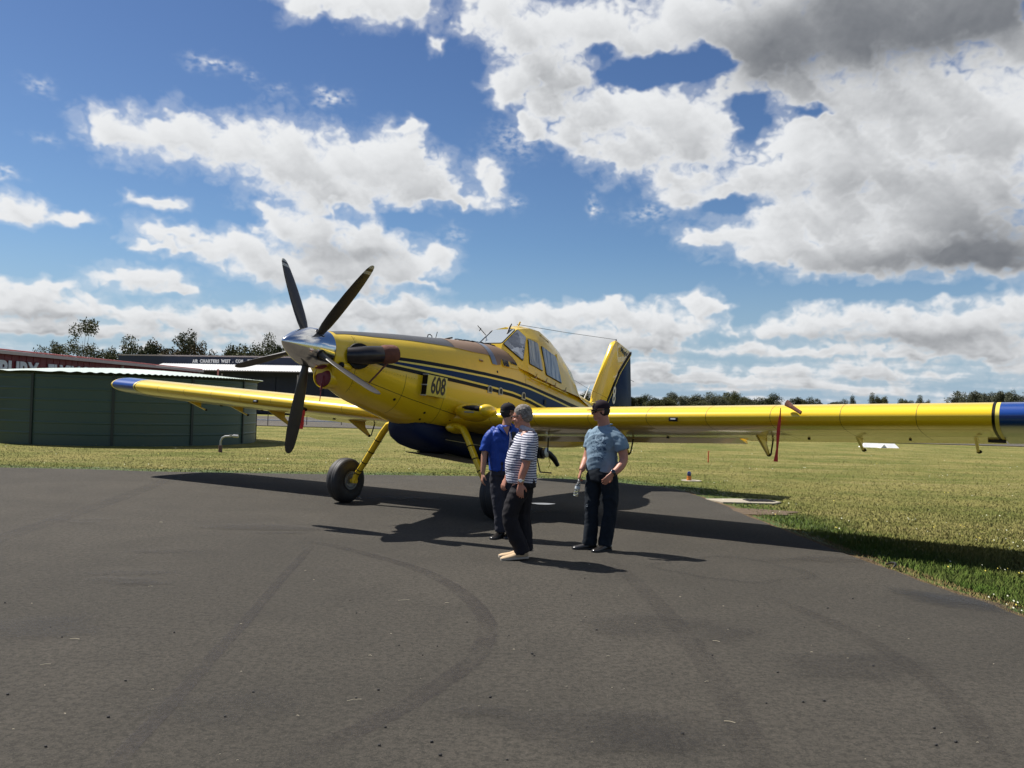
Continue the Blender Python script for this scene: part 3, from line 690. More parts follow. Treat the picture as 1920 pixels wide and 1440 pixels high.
for k in range(NP):
    a0 = 2 * math.pi * k / NP + aoff; a1 = 2 * math.pi * (k + 1) / NP + aoff; mb = MB(); rows_ = []
    zs = [GZ - .05]; ribs = []
    for z0 in (.35, .72, 1.10, 1.48, 1.86, 2.24): zs += [z0 - .03, z0, z0 + .03, z0 + .06]
    zs.append('top')
    for i, z0 in enumerate(zs):
        ring = []
        for q in range(9):
            a = a0 + (a1 - a0) * q / 8; rr = TR
            if i > 0 and z0 != 'top' and (i - 1) % 4 in (1, 2): rr += .010
            x, y = rr * math.cos(a), rr * math.sin(a); zz = roof_z(x, y) - .05 if z0 == 'top' else z0
            ring.append((x, y, zz))
        rows_.append(ring)
    mb.loft(rows_, cap=False, closed=False); mb.build('wall_panel', M['tank'], tank, angle=.3)
    mb = MB(); x, y = (TR + .03) * math.cos(a0), (TR + .03) * math.sin(a0); zt = roof_z(x, y)
    mb.box((x, y, (zt - .06) / 2), (.03, .09, zt - .06), rz=a0); mb.build('seam_strip', M['tank_strip'], tank, smooth=False)
mb = MB(); RO = TR + .22; nr, na = 26, 720; vs = []; fs = []
for i in range(nr + 1):
    r = RO * i / nr + .001
    for k in range(na):
        a = 2 * math.pi * k / na; x, y = r * math.cos(a), r * math.sin(a)
        vs.append((x, y, roof_z(x, y) + .016 * math.sin(2 * math.pi * (y * .985 + x * .17) / .14)))
for i in range(nr):
    for k in range(na): fs.append((i * na + k, i * na + (k + 1) % na, (i + 1) * na + (k + 1) % na, (i + 1) * na + k))
mb.add(vs, fs); mb.build('roof_sheet', M['tank_roof'], tank, angle=1.2)
mb = MB()
for k in range(96):
    a = 2 * math.pi * k / 96; a2 = 2 * math.pi * (k + 1) / 96; x, y = TR * math.cos(a), TR * math.sin(a); x2, y2 = TR * math.cos(a2), TR * math.sin(a2)
    mb.add([(x, y, roof_z(x, y) - .10), (x2, y2, roof_z(x2, y2) - .10), (x2 * 1.02, y2 * 1.02, roof_z(x2, y2) - .035), (x * 1.02, y * 1.02, roof_z(x, y) - .035)], [(0, 1, 2, 3)])
mb.build('rim_angle', M['tank_strip'], tank)
# standpipe with a tap beside the tank
M['pipe_red'] = pmat('brown_painted_pipe', (0.10, 0.05, 0.045), 0.6)
_g = ground_pt(413, 846); sp_ = empty('standpipe', (_g.x, _g.y, GZ), label='bent metal standpipe with tap in the grass before the tank', cat='standpipe')
mb = MB(); mb.tube([(0, 0, -.05), (0, 0, .22)], .06, 12); mb.build('lower_pipe', M['pipe_red'], sp_)
mb = MB(); mb.tube([(0, 0, .20), (0, 0, .36), (.05, 0, .46), (.14, 0, .51), (.42, 0, .53)], .032, 10); mb.build('bent_pipe', M['grey_metal'], sp_)
mb = MB(); mb.tube([(.40, 0, .53), (.56, 0, .52)], .05, 10); mb.tube([(.32, 0, .50), (.32, 0, .57)], .045, 8); mb.build('valve', M['grey_metal'], sp_)
# star pickets
M['picket'] = pmat('dark_steel_picket', (0.03, 0.026, 0.022), 0.6)
for (px, py, nm) in ((502, 798, 'dark steel picket in the grass just right of the tank'), (575, 797, 'dark steel picket behind the lowest propeller blade'), (640, 797, 'dark steel picket in the grass between blade and fuselage')):
    g = ground_pt(px, py); mb = MB(); mb.box((0, 0, .45), (.03, .05, .95)); mb.box((0, 0, .45), (.05, .015, .95))
    o = mb.build('steel_picket', M['picket'], smooth=False, label=nm, cat='post', group='steel pickets along the grass'); o.location = (g.x, g.y, GZ)
# ---- small airfield things on the right
M['orange'] = pmat('orange_plastic', (0.65, 0.22, 0.03), 0.5)
M['light_blue_glass'] = pmat('blue_glass', (0.01, 0.02, 0.12), 0.08, coat=1)
lg = ground_pt(1292, 899); light = empty('taxiway_light', (lg.x, lg.y, GZ), label='small blue taxiway light on an orange base in the grass', cat='light')
mb = MB(); mb.lathe([(.055, -.02), (.06, .05), (.05, .09), (.062, .095), (.062, .115)], (0, 0, 0), n=16); mb.build('base', M['orange'], light)
mb = MB(); mb.lathe([(.045, .115), (.05, .13), (.05, .18), (.042, .21), (.02, .228), (.001, .232)], (0, 0, 0), n=16); mb.build('lens', M['light_blue_glass'], light)
mb = MB(); mb.lathe([(.26, -.02), (.25, .012), (.001, .014)], (.06, 0, 0), n=20); mb.build('concrete_pad', M['concrete'], light)
sg = ground_pt(1328, 865); stake = empty('survey_stake', (sg.x, sg.y, GZ), label='short orange red stake with frayed top in the far grass', cat='stake')
M['stake'] = pmat('orange_red_paint', (0.70, 0.13, 0.05), 0.6)
mb = MB(); mb.box((0, 0, .15), (.035, .03, .34)); mb.build('shaft', M['stake'], stake)
mb = MB(); mb.tube([(0, 0, .32), (-.035, 0, .38)], .008, 5); mb.tube([(0, 0, .32), (.045, .01, .385)], .008, 5); mb.tube([(0, 0, .32), (.005, .01, .39)], .008, 5); mb.build('frayed_tape', M['stake'], stake)
ga = ground_pt(1652, 838.5); gab = empty('gable_marker', (ga.x, ga.y, GZ), label='white gable shaped airfield marker lying on the far grass', cat='marker')
mb = MB(); mb.prism([(-1.02, 0.0, 0), (-1.02, .50, 0), (-.86, .25, .235)], (2.0, 0, 0))
vs_ = [(-1.05, -.02, 0), (1.0, -.02, 0), (1.0, .55, 0), (-1.05, .55, 0), (-.83, .26, .235), (.86, .26, .235)]
mb = MB(); mb.add(vs_, [(0, 1, 5, 4), (1, 2, 5), (2, 3, 4, 5), (3, 0, 4), (3, 2, 1, 0)]); mb.build('long_panel', M['white'], gab, smooth=False)
mb = MB(); mb.prism([(-.19, -.40, 0), (.17, -.40, 0), (-.01, -.40, .20)], (0, .45, 0)); mb.build('cross_panel', M['white'], gab, smooth=False)
# rubber hose end at the edge of the apron
hp = ground_pt(1676, 1067); mb = MB(); mb.tube([(0, 0, .02), (.012, 0, .04), (.03, .02, .05), (.055, .10, .05), (.06, .20, .035), (.05, .30, .0)], .013, 8)
o = mb.build('hose_end', M['dark_metal'], label='short dark hose end sticking out of the dirt at the apron edge', cat='hose'); o.location = (hp.x, hp.y, 0)
# ================================================================== trees
def leaf_mat(name, a, b):
    m = bpy.data.materials.new(name); m.use_nodes = True; nt = m.node_tree; E.nt = nt; p = nt.nodes['Principled BSDF']
    at = nt.nodes.new('ShaderNodeAttribute'); at.attribute_name = 'tone'
    c = mixc(E(at.outputs['Fac']), a, b); nt.links.new(c, p.inputs['Base Color']); p.inputs['Roughness'].default_value = .7; p.inputs['Specular IOR Level'].default_value = .2
    return m
LEAF = [leaf_mat('olive_leaves', (0.040, 0.046, 0.015), (0.110, 0.112, 0.038)), leaf_mat('brown_green_leaves', (0.048, 0.040, 0.017), (0.125, 0.096, 0.040)), leaf_mat('dark_leaves', (0.024, 0.032, 0.013), (0.062, 0.070, 0.028)), leaf_mat('grey_green_leaves', (0.052, 0.058, 0.036), (0.125, 0.130, 0.080))]
M['bark'] = pmat('grey_bark', (0.12, 0.10, 0.08), 0.9, var=.5)
def crown_mesh(name, clumps, n, leaf, seed, m):
    """clumps: (x, y, z, rx, ry, rz) for a crown; each clump gets leaf faces in and around its shell"""
    rng = np.random.RandomState(seed); vol = np.array([c[3] * c[4] * c[5] for c in clumps]) ** .7; vol /= vol.sum()
    P = []; T = []
    for c, w in zip(clumps, vol):
        k = int(n * w) + 4; u = rng.normal(size=(k, 3)); u /= np.linalg.norm(u, axis=1)[:, None]
        r = rng.uniform(.35, 1.08, k) ** .6; lump = 1 + .28 * np.sin(u[:, 0] * 5 + c[0]) * np.cos(u[:, 2] * 6 + c[1])
        P.append(np.array(c[:3]) + u * (r * lump)[:, None] * np.array(c[3:6])); T.append(rng.uniform(0, 1, k) * .7 + rng.uniform(0, .3))
    P = np.concatenate(P); T = np.concatenate(T); k = len(P)
    a = rng.normal(size=(k, 3)); a /= np.linalg.norm(a, axis=1)[:, None]; b = np.cross(a, rng.normal(size=(k, 3))); b /= np.linalg.norm(b, axis=1)[:, None]
    s = (leaf * rng.uniform(.5, 1.3, k))[:, None]
    a[:, 2] *= .5; b[:, 2] *= .5
    V = np.stack([P - a * s, P + b * s * .6, P + a * s, P - b * s * .6], 1).reshape(-1, 3)
    me = bpy.data.meshes.new(name); me.vertices.add(k * 4); me.vertices.foreach_set('co', V.ravel())
    me.loops.add(k * 4); me.loops.foreach_set('vertex_index', np.arange(k * 4)); me.polygons.add(k); me.polygons.foreach_set('loop_start', np.arange(k) * 4); me.polygons.foreach_set('loop_total', np.full(k, 4))
    me.update(calc_edges=True); at = me.attributes.new('tone', 'FLOAT', 'POINT'); at.data.foreach_set('value', np.repeat(T, 4).astype(np.float32)); me.materials.append(m); return me
def trunk_mb(h, r, limbs, seed):
    rng = random.Random(seed); mb = MB(); bx = rng.uniform(-.3, .3)
    mb.tube([(0, 0, -.3), (bx * .3, 0, h * .35), (bx, 0, h * .62), (bx * 1.2, .05, h * .80)], [r, r * .75, r * .5, r * .12], 7)
    for (x, y, z) in limbs: mb.tube([(bx * .5, 0, h * .38), (x * .5 + bx * .3, y * .5, z * .72), (x, y, z)], [r * .45, r * .3, r * .08], 5)
    return mb
def make_variant(kind, seed):
    rng = random.Random(seed); cl = []
    if kind == 'round':            # unit height tree, width 1
        for i in range(11):
            a = rng.uniform(0, 6.28); q = rng.uniform(0, .36); z = rng.uniform(.38, .86); s = rng.uniform(.11, .20) * (1.1 - abs(z - .6)); cl.append((q * math.cos(a), q * math.sin(a), z, s * 1.4, s * 1.4, s * .9))
        n = 4600; leaf = .034
    elif kind == 'wide':
        for i in range(15):
            a = rng.uniform(0, 6.28); q = rng.uniform(0, .62); z = rng.uniform(.30, .88) - q * .25; s = rng.uniform(.12, .21); cl.append((q * math.cos(a), q * math.sin(a), z, s * 1.5, s * 1.5, s * .85))
        n = 5600; leaf = .031
    else:                          # sparse gum with separate leaf clumps
        for i in range(17):
            a = rng.uniform(0, 6.28); z = rng.uniform(.42, .97); q = rng.uniform(.05, .34) * (1.15 - abs(z - .7)); s = rng.uniform(.058, .105); cl.append((q * math.cos(a), q * math.sin(a), z, s * 1.5, s * 1.5, s * .9))
        n = 2600; leaf = .024
    return cl, n, leaf
VAR = {}
for kind in ('round', 'wide', 'sparse'):
    for v in range(3):
        for mi in range(4):
            VAR[(kind, v, mi)] = None
def tree(x, y, h, w, kind, v, mi, label, group, cat='tree'):
    key = (kind, v, mi); cl, n, leaf = make_variant(kind, v * 7 + hash_k[kind])
    if VAR[key] is None: VAR[key] = crown_mesh('crown', cl, n, leaf, v * 13 + mi, LEAF[mi])
    t = empty('gum_tree' if kind == 'sparse' else 'tree', (x, y, GZ), (x * 7.3 + y) % 6.28, label=label, cat=cat, group=group)
    c = bpy.data.objects.new('crown', VAR[key]); col.objects.link(c); c.parent = t; c.scale = (w, w, h)
    tk = (kind, v, 'trunk')
    if tk not in VAR: VAR[tk] = trunk_mb(.95, .028 if kind != 'sparse' else .020, [(q[0] * .85, q[1] * .85, q[2]) for q in cl[:8]], v).build('trunk', M['bark']).data; bpy.data.objects.remove(bpy.data.objects[VAR[tk].name] if False else [o for o in bpy.data.objects if o.data == VAR[tk]][0])
    k = bpy.data.objects.new('trunk', VAR[tk]); col.objects.link(k); k.parent = t; k.scale = (w, w, h)
    return t
hash_k = {'round': 1, 'wide': 2, 'sparse': 3}
def tree_px(px, ytop, depth, wpx, kind, v, mi, label, group, base_tilt=True):
    hor = 763.0 - (960 - px) * math.tan(-ROLL)
    h = CAM_H + (hor - ytop) * depth / FPX; x = (px - 960) / FPX * depth; w = wpx * depth / FPX
    if kind == 'wide': w *= .62; h *= 1.10
    if 'bushy tree' in label: h += 1.0
    return tree(x, depth, h, w, kind, v, mi, label, group)
GL = 'trees behind the hangars'
LT = [(150, 599, 140, 62, 'sparse', 0, 0, 'tall thin gum tree with open crown behind the red hangar'),
      (118, 640, 150, 70, 'sparse', 1, 3, 'medium gum tree left of the tall thin gum'),
      (80, 652, 150, 60, 'wide', 0, 0, 'low bushy tree at the left end of the treeline'),
      (105, 648, 160, 60, 'round', 1, 0, None), (170, 655, 160, 55, 'sparse', 2, 3, 'low open tree right under the tall thin gum'),
      (205, 653, 165, 60, 'wide', 1, 0, None), (240, 651, 165, 70, 'wide', 2, 0, None), (190, 657, 160, 60, 'wide', 0, 0, None),
      (270, 635, 150, 44, 'round', 0, 2, 'dark round tree above the left end of the navy hangar'),
      (300, 640, 155, 70, 'wide', 1, 1, None), (318, 643, 150, 60, 'round', 2, 1, None),
      (346, 621, 150, 52, 'sparse', 1, 2, 'tall tree with broken crown above the navy hangar lettering'),
      (372, 634, 150, 50, 'round', 1, 1, 'brown green tree right of the broken crowned tree'), (350, 645, 155, 80, 'wide', 2, 1, None), (395, 652, 160, 60, 'wide', 0, 1, None),
      (425, 652, 170, 50, 'wide', 1, 0, None), (450, 637, 150, 60, 'round', 2, 0, 'rounded olive tree above the end of the hangar lettering'), (432, 648, 150, 60, 'wide', 1, 0, None), (478, 645, 155, 60, 'wide', 0, 0, None),
      (502, 648, 160, 55, 'wide', 2, 0, None), (520, 638, 150, 42, 'round', 0, 2, 'small dark tree just left of the propeller spinner'), (545, 650, 160, 60, 'wide', 1, 0, None), (590, 655, 165, 70, 'wide', 2, 2, None), (640, 655, 165, 70, 'wide', 0, 0, None), (700, 655, 170, 70, 'wide', 1, 0, None)]
def left_label(x):
    for lim, s in ((110, 'bushy tree beside the low one at the left end of the treeline'), (195, 'bushy tree at the foot of the tall thin gum'), (225, 'bushy tree just right of the tall thin gum'), (260, 'bushy tree left of the dark round tree'), (310, 'bushy tree between the dark round tree and the broken crowned one'), (330, 'bushy brown tree close left of the broken crowned tree'), (360, 'bushy tree in front of the broken crowned tree'), (410, 'bushy brown tree above the hangar lettering'), (428, 'bushy tree in the dip left of the rounded olive tree'), (440, 'bushy tree leaning on the rounded olive tree'), (490, 'bushy tree right of the rounded olive tree'), (510, 'bushy tree left of the small dark tree by the spinner'), (560, 'bushy tree behind the propeller spinner'), (610, 'bushy dark tree hidden behind the cowling'), (660, 'bushy tree behind the exhaust stack'), (999, 'bushy tree behind the cowling top')):
        if x < lim: return s
for a in LT: tree_px(a[0], a[1], a[2], a[3] * 1.25, a[4], a[5], a[6], a[7] or left_label(a[0]), GL)
rng = random.Random(8); GR = 'trees along the far side of the airfield'
x = 1020
while x < 1465:
    tree_px(x, 733 + 12 * abs(math.sin(x * .037)) + rng.uniform(-3, 5) + (6 if x > 1400 else 0), rng.uniform(300, 420), rng.uniform(34, 52), rng.choice(['wide', 'round', 'wide']), rng.randrange(3), rng.choice([0, 0, 2, 3]), ('tree in the far row seen between cockpit and tail fin' if x < 1110 else 'tree in the far row hidden behind the tail fin' if x < 1185 else 'tree in the dense far row just right of the rudder' if x < 1290 else 'tree in the middle of the dense far row' if x < 1390 else 'tree at the thinning right end of the dense far row'), GR); x += rng.uniform(13, 20)
x = 1020
while x < 1465:
    tree_px(x, 741 + rng.uniform(-3, 3), 400, 60, 'wide', rng.randrange(3), rng.choice([0, 2]), ('low front tree of the far row left of the tail fin' if x < 1110 else 'low front tree of the far row right of the rudder' if x < 1300 else 'low front tree of the dense row near its right end'), GR); x += 24
for (x0, x1, yt, mi, lab) in ((1490, 1540, 742, 2, 'dark small tree in the first clump right of the dense row'), (1556, 1608, 746, 2, 'dark low tree in the second clump over the right wing'), (1630, 1668, 740, 0, 'tree in the pointed clump over the right wing'), (1684, 1748, 743, 0, 'green low tree in the clump left of the grey wood'), (1790, 1900, 730, 3, 'grey green tree in the wood by the blue wing tip'), (1880, 2010, 738, 3, 'grey tree at the right end of the far treeline')):
    x = x0 + 6
    while x < x1 - 4:
        tree_px(x, yt + rng.uniform(-1, 6), rng.uniform(450, 520), rng.uniform(24, 36) * (1.2 if mi == 3 else .9), rng.choice(['wide', 'round']), rng.randrange(3), mi, ('leftmost ' if x < x0 + 15 else 'rightmost ' if x > x1 - 18 else '') + lab, GR); x += rng.uniform(9, 15)
# ================================================================== grass blades and flowers
def blade_mat():
    m = bpy.data.materials.new('grass_blades'); m.use_nodes = True; nt = m.node_tree; E.nt = nt; p = nt.nodes['Principled BSDF']
    at = nt.nodes.new('ShaderNodeAttribute'); at.attribute_name = 'tone'; nt.links.new(at.outputs['Color'], p.inputs['Base Color'])
    p.inputs['Roughness'].default_value = .85; p.inputs['Specular IOR Level'].default_value = .12
    g = nt.nodes.new('ShaderNodeNewGeometry'); v = vmath('NORMALIZE', vmath('ADD', vmath('MULTIPLY', g.outputs['Normal'], (.35, .35, .35)).outputs[0], (0, 0, 1)).outputs[0]).outputs[0]; nt.links.new(v, p.inputs['Normal']); return m
rng = np.random.RandomState(4); NB = 520000
u = rng.rand(NB); y0, y1 = 5.2, 62.0
yy = 1.0 / (1 / y0 + u * (1 / y1 - 1 / y0)); xx = rng.uniform(-.64, .66, NB) * yy
edge_np = np.array([(p.x, p.y) for p in edge if p.x > -16 and p.y > 3])[::2]
_in = in_apron(xx, yy); _nr = _in & (yy < 24) & (yy > 4); _d = np.full(NB, 9.0)
for _i in range(len(edge_np)): _d[_nr] = np.minimum(_d[_nr], np.hypot(xx[_nr] - edge_np[_i, 0], yy[_nr] - edge_np[_i, 1]))
creep = _nr & (_d < .14 * np.clip(fbm(xx * 1.3, yy * 1.3, 3, 44) * 2.2 + .2, 0, 1))
keep = (~_in | creep) & (((xx - TC.x) ** 2 + (yy - TC.y) ** 2) > TR ** 2) & ((yy < 57.5 + 0 * xx))
keep &= ~((np.abs(xx - _s.x) < .62) & (np.abs(yy - _s.y) < .36))
xx, yy = xx[keep], yy[keep]; k = len(xx)
def edge_dist(x, y):
    d = np.full(x.shape, 9.0)
    for i in range(0, len(edge_np), 1):
        d = np.minimum(d, np.hypot(x - edge_np[i, 0], y - edge_np[i, 1]))
    return d
ed = np.full(k, 9.0); nearm = yy < 27; ed[nearm] = edge_dist(xx[nearm], yy[nearm])
# thin out where the verge is bare
thin = (ed < .22) & (rng.rand(k) < .72) | ((np.hypot((xx - _q.x - .1) / .8, (yy - _q.y) / .45) < 1) & (rng.rand(k) < .85))
xx, yy, ed = xx[~thin], yy[~thin], ed[~thin]; k = len(xx)
n1 = fbm(xx * .28, yy * .9, 4, 5); n2 = fbm(xx * 1.2, yy * 2.2, 4, 9); n3 = rng.rand(k)
lush = smooth01(ed, 2.0, .5) * .95 + smooth01(n1, .12, .5) * .25 + (1 - smooth01(yy, 9, 14)) * .25; lush = np.clip(lush + n2 * .6, 0, 1)
dry = smooth01(n2 + n1 * .6 + n3 * .45, .05, .62)
green = np.array([.070, .120, .016]); olive = np.array([.150, .152, .038]); straw = np.array([.36, .295, .115])
C = olive + (green - olive) * lush[:, None]; C = C + (straw - C) * (np.clip(dry * (1 - lush * .75), 0, 1) * (.15 + .6 * n3))[:, None]
vg = (ed < .30); C[vg] = C[vg] + (np.array([.26, .18, .08]) - C[vg]) * .75
C *= rng.uniform(.8, 1.22, (k, 1)); hgt = (.020 + .022 * rng.rand(k) + .024 * lush) * np.interp(yy, [6, 12, 20, 60], [1.15, 1, .62, .5]); hgt[vg] *= .6
wid = .0038 + .00026 * yy; th = rng.rand(k) * 6.283; lean = rng.uniform(.2, 1.0, k) * hgt; la = rng.rand(k) * 6.283
V = np.zeros((k, 3, 3), np.float32)
V[:, 0, 0] = xx - np.cos(th) * wid; V[:, 0, 1] = yy - np.sin(th) * wid; V[:, 0, 2] = GZ - .003
V[:, 1, 0] = xx + np.cos(th) * wid; V[:, 1, 1] = yy + np.sin(th) * wid; V[:, 1, 2] = GZ - .003
V[:, 2, 0] = xx + np.cos(la) * lean; V[:, 2, 1] = yy + np.sin(la) * lean; V[:, 2, 2] = GZ + hgt
def tri_mesh(name, V, C, m):
    k = len(V); nv = V.shape[1]; me = bpy.data.meshes.new(name); me.vertices.add(k * nv); me.vertices.foreach_set('co', V.ravel())
    me.loops.add(k * nv); me.loops.foreach_set('vertex_index', np.arange(k * nv)); me.polygons.add(k); me.polygons.foreach_set('loop_start', np.arange(k) * nv); me.polygons.foreach_set('loop_total', np.full(k, nv))
    me.update(calc_edges=True); at = me.attributes.new('tone', 'FLOAT_COLOR', 'POINT'); cc = np.ones((k * nv, 4), np.float32); cc[:, :3] = np.repeat(C, nv, 0); at.data.foreach_set('color', cc.ravel())
    me.materials.append(m); o = bpy.data.objects.new(name, me); col.objects.link(o); return o
BM = blade_mat(); tag(tri_mesh('grass', V, C.astype(np.float32), BM), kind='stuff')
# little white and yellow flower heads
NF = 5500; u = rng.rand(NF); fy = 1.0 / (1 / 6.0 + u * (1 / 44.0 - 1 / 6.0)); fx = rng.uniform(-.62, .64, NF) * fy
cl_ = fbm(fx * .5, fy * .7, 3, 77); kp = ~in_apron(fx, fy) & (cl_ > .10 + .35 * rng.rand(NF) - .16 * (fx > 4.4) * (fy < 14)) & (((fx - TC.x) ** 2 + (fy - TC.y) ** 2) > (TR + .3) ** 2)
fx, fy = fx[kp], fy[kp]; k = len(fx); s = (.0028 + .0042 * rng.rand(k)) * (1 + .03 * fy); z = GZ + .05 + .03 * rng.rand(k)
ang = np.arange(6) * 2 * np.pi / 6; V = np.zeros((k, 6, 3), np.float32); tx = rng.uniform(-.6, .2, k)
V[:, :, 0] = fx[:, None] + np.cos(ang) * s[:, None]; V[:, :, 1] = fy[:, None] + np.sin(ang) * s[:, None]; V[:, :, 2] = z[:, None] + np.sin(ang) * s[:, None] * .8
C = np.where((rng.rand(k) < .3)[:, None], np.array([.50, .42, .08]), np.array([.55, .55, .42])); tag(tri_mesh('clover_flowers', V, C.astype(np.float32), BM), kind='stuff')
# ================================================================== the aircraft
HEAD, AP, AR = R(32.787), R(5.851), R(-0.597)
OX, OY = -1.4512, 13.7900
def ac_world(X, Y, Z):
    x = X * math.cos(AP) + Z * math.sin(AP); z = -X * math.sin(AP) + Z * math.cos(AP)
    Y, z = Y * math.cos(AR) - z * math.sin(AR), Y * math.sin(AR) + z * math.cos(AR)
    return Vector((OX + x * math.sin(HEAD) + Y * math.cos(HEAD), OY + x * math.cos(HEAD) - Y * math.sin(HEAD), z))
plane = empty('crop_duster_plane', label='yellow low wing propeller aircraft with blue stripe and number 608', cat='airplane')
_o = ac_world(0, 0, 0); _ax = ac_world(1, 0, 0) - _o; _ay = -(ac_world(0, 1, 0) - _o); _az = ac_world(0, 0, 1) - _o
PM = Matrix.Identity(4)
for i in range(3): PM[i][0] = _ax[i]; PM[i][1] = _ay[i]; PM[i][2] = _az[i]; PM[i][3] = _o[i]
plane.matrix_world = PM
A = lambda X, Y, Z: (X, -Y, Z)           # aircraft frame: X aft, Y towards the plane's left wing, Z up
def AB(): return MB(A)
def fl(Xs, table, X):
    return float(np.interp(X, Xs, table))
FX = [-2.43, -2.36, -2.2, -1.73, -1.0, -.5, 0, .67, 1.4, 1.9, 2.5, 3.3, 4.3, 4.8, 5.5, 6.5, 7.3]
ZT = [2.40, 2.425, 2.46, 2.535, 2.64, 2.70, 2.765, 2.845, 2.92, 2.90, 2.78, 2.66, 2.54, 2.46, 2.36, 2.26, 2.18]
ZB = [1.72, 1.66, 1.60, 1.50, 1.36, 1.29, 1.26, 1.25, 1.25, 1.25, 1.25, 1.26, 1.32, 1.36, 1.44, 1.60, 1.78]
FW = [.235, .285, .34, .43, .53, .575, .605, .62, .62, .615, .60, .57, .49, .44, .34, .19, .07]
ZM = [2.12, 2.12, 2.10, 2.05, 2.0, 1.98, 1.97, 1.97, 1.98, 2.0, 2.0, 2.0, 2.0, 2.0, 2.0, 2.0, 2.0]
NT = [2.0, 2.0, 2.0, 2.05, 2.15, 2.2, 2.25, 2.3, 2.3, 2.3, 2.3, 2.3, 2.3, 2.2, 2.1, 2.0, 2.0]
NB_ = [2.0, 2.0, 2.0, 2.1, 2.3, 2.5, 2.7, 2.8, 2.8, 2.8, 2.8, 2.8, 2.6, 2.4, 2.2, 2.0, 2.0]
def smooth_tab(t):
    xs = np.array(FX); g = np.arange(-2.43, 7.31, .02); v = np.interp(g, xs, t); kern = np.ones(17) / 17; p = np.pad(v, 8, 'edge'); return g, np.convolve(p, kern, 'valid')
TAB = {k: smooth_tab(v) for k, v in dict(zt=ZT, zb=ZB, w=FW, zm=ZM, nt=NT, nb=NB_).items()}
def fv(k, X): g, v = TAB[k]; return float(np.interp(X, g, v))
def fus(X, a, off=0.0):
    """point on the fuselage skin; a = 0 at the top, pi at the belly"""
    w, zm = fv('w', X) + off, fv('zm', X); s, c = math.sin(a), math.cos(a)
    if c >= 0: n = fv('nt', X); h = fv('zt', X) - zm + off
    else: n = fv('nb', X); h = zm - fv('zb', X) + off
    z = zm + math.copysign(h * abs(c) ** (2 / n), c)
    if X < -1.8: X = X + .14 * min(1.0, (-1.8 - X) / .55) * max(0.0, (2.0 - z) / .36)
    return (X, w * abs(s) ** (2 / n), z)
def ang_at_z(X, z):
    lo, hi = 0.0, math.pi
    for _ in range(40):
        m = (lo + hi) / 2
        if fus(X, m)[2] > z: lo = m
        else: hi = m
    return lo
def ang_at_y(X, y):
    lo, hi = 0.0, math.pi / 2
    for _ in range(40):
        m = (lo + hi) / 2
        if fus(X, m)[1] < y: lo = m
        else: hi = m
    return lo
def fus_rings(X0, X1, step=.08, off=0, n=28):
    rings = []; k = max(1, round((X1 - X0) / step))
    for i in range(k + 1):
        X = X0 + (X1 - X0) * i / k
        side = [fus(X, math.pi * j / n, off) for j in range(n + 1)]
        rings.append([(p[0], p[1], p[2]) for p in side] + [(p[0], -p[1], p[2]) for p in side[-2:0:-1]])
    return rings
def patch(name, m, Xs, lo, hi, off, sides=(1, -1), parent=None, step=.06, n=5, mode='z'):
    """strip of skin between two heights (or half widths), lying just proud of the fuselage"""
    for s in sides:
        mb = AB(); rings = []; X0, X1 = Xs[0], Xs[-1]; k = max(2, round((X1 - X0) / step)); f = ang_at_z if mode == 'z' else (lambda X, v: ang_at_y(X, v))
        for i in range(k + 1):
            X = X0 + (X1 - X0) * i / k; a0 = f(X, np.interp(X, Xs, hi)) if mode == 'z' else 0.0; a1 = f(X, np.interp(X, Xs, lo)) if mode == 'z' else f(X, np.interp(X, Xs, hi))
            rings.append([(q[0], s * q[1], q[2]) for q in [fus(X, a0 + (a1 - a0) * j / n, off) for j in range(n + 1)]])
        mb.loft(rings, cap=False, closed=False); mb.build(name, m, parent or plane, recalc=False)
body = AB().loft(fus_rings(-2.36, 7.3)).build('fuselage', M['yellow'], plane, angle=.5)
# nose ring and cowl front
mb = AB(); mb.loft(fus_rings(-2.43, -2.355, .02, .002)); mb.build('cowl_ring', M['yellow'], plane)
# panel joints (recessed look: thin dark bands) on cowl
for X, z0, z1 in ((-2.12, 1.62, 2.40), (-1.20, 1.42, 2.0), (1.95, 1.5, 2.55), (-.35, 1.35, 1.98)):
    patch('panel_joint', M['dark_metal'], [X, X + .006], [z0] * 2, [z1] * 2, .0012, sides=(1,), step=.003, n=14)
patch('panel_joint', M['dark_metal'], [-1.9, -1.0, .2, 1.4], [1.80, 1.655, 1.52, 1.47], [1.807, 1.662, 1.527, 1.477], .0012, sides=(1,), n=1)
# antiglare top, tan hopper top and strap
patch('antiglare_panel', M['antiglare'], [-2.36, -1.7, -1.0, .10], [0] * 4, [.14, .235, .30, .40], .004, mode='y', n=8)
patch('hopper_lid', M['tan'], [.04, .5, .96], [0] * 3, [.40, .445, .46], .007, mode='y', n=8)
patch('hopper_lid', M['tan'], [.95, 1.10, 1.20, 1.22, 1.95], [2.50, 2.50, 2.52, 2.62, 2.60], [2.93, 2.93, 2.94, 2.94, 2.94], .007, n=8)
patch('steel_strap', M['strap'], [.93, 1.00, 1.07], [2.49, 2.49, 2.49], [2.93] * 3, .012, n=10, step=.02)
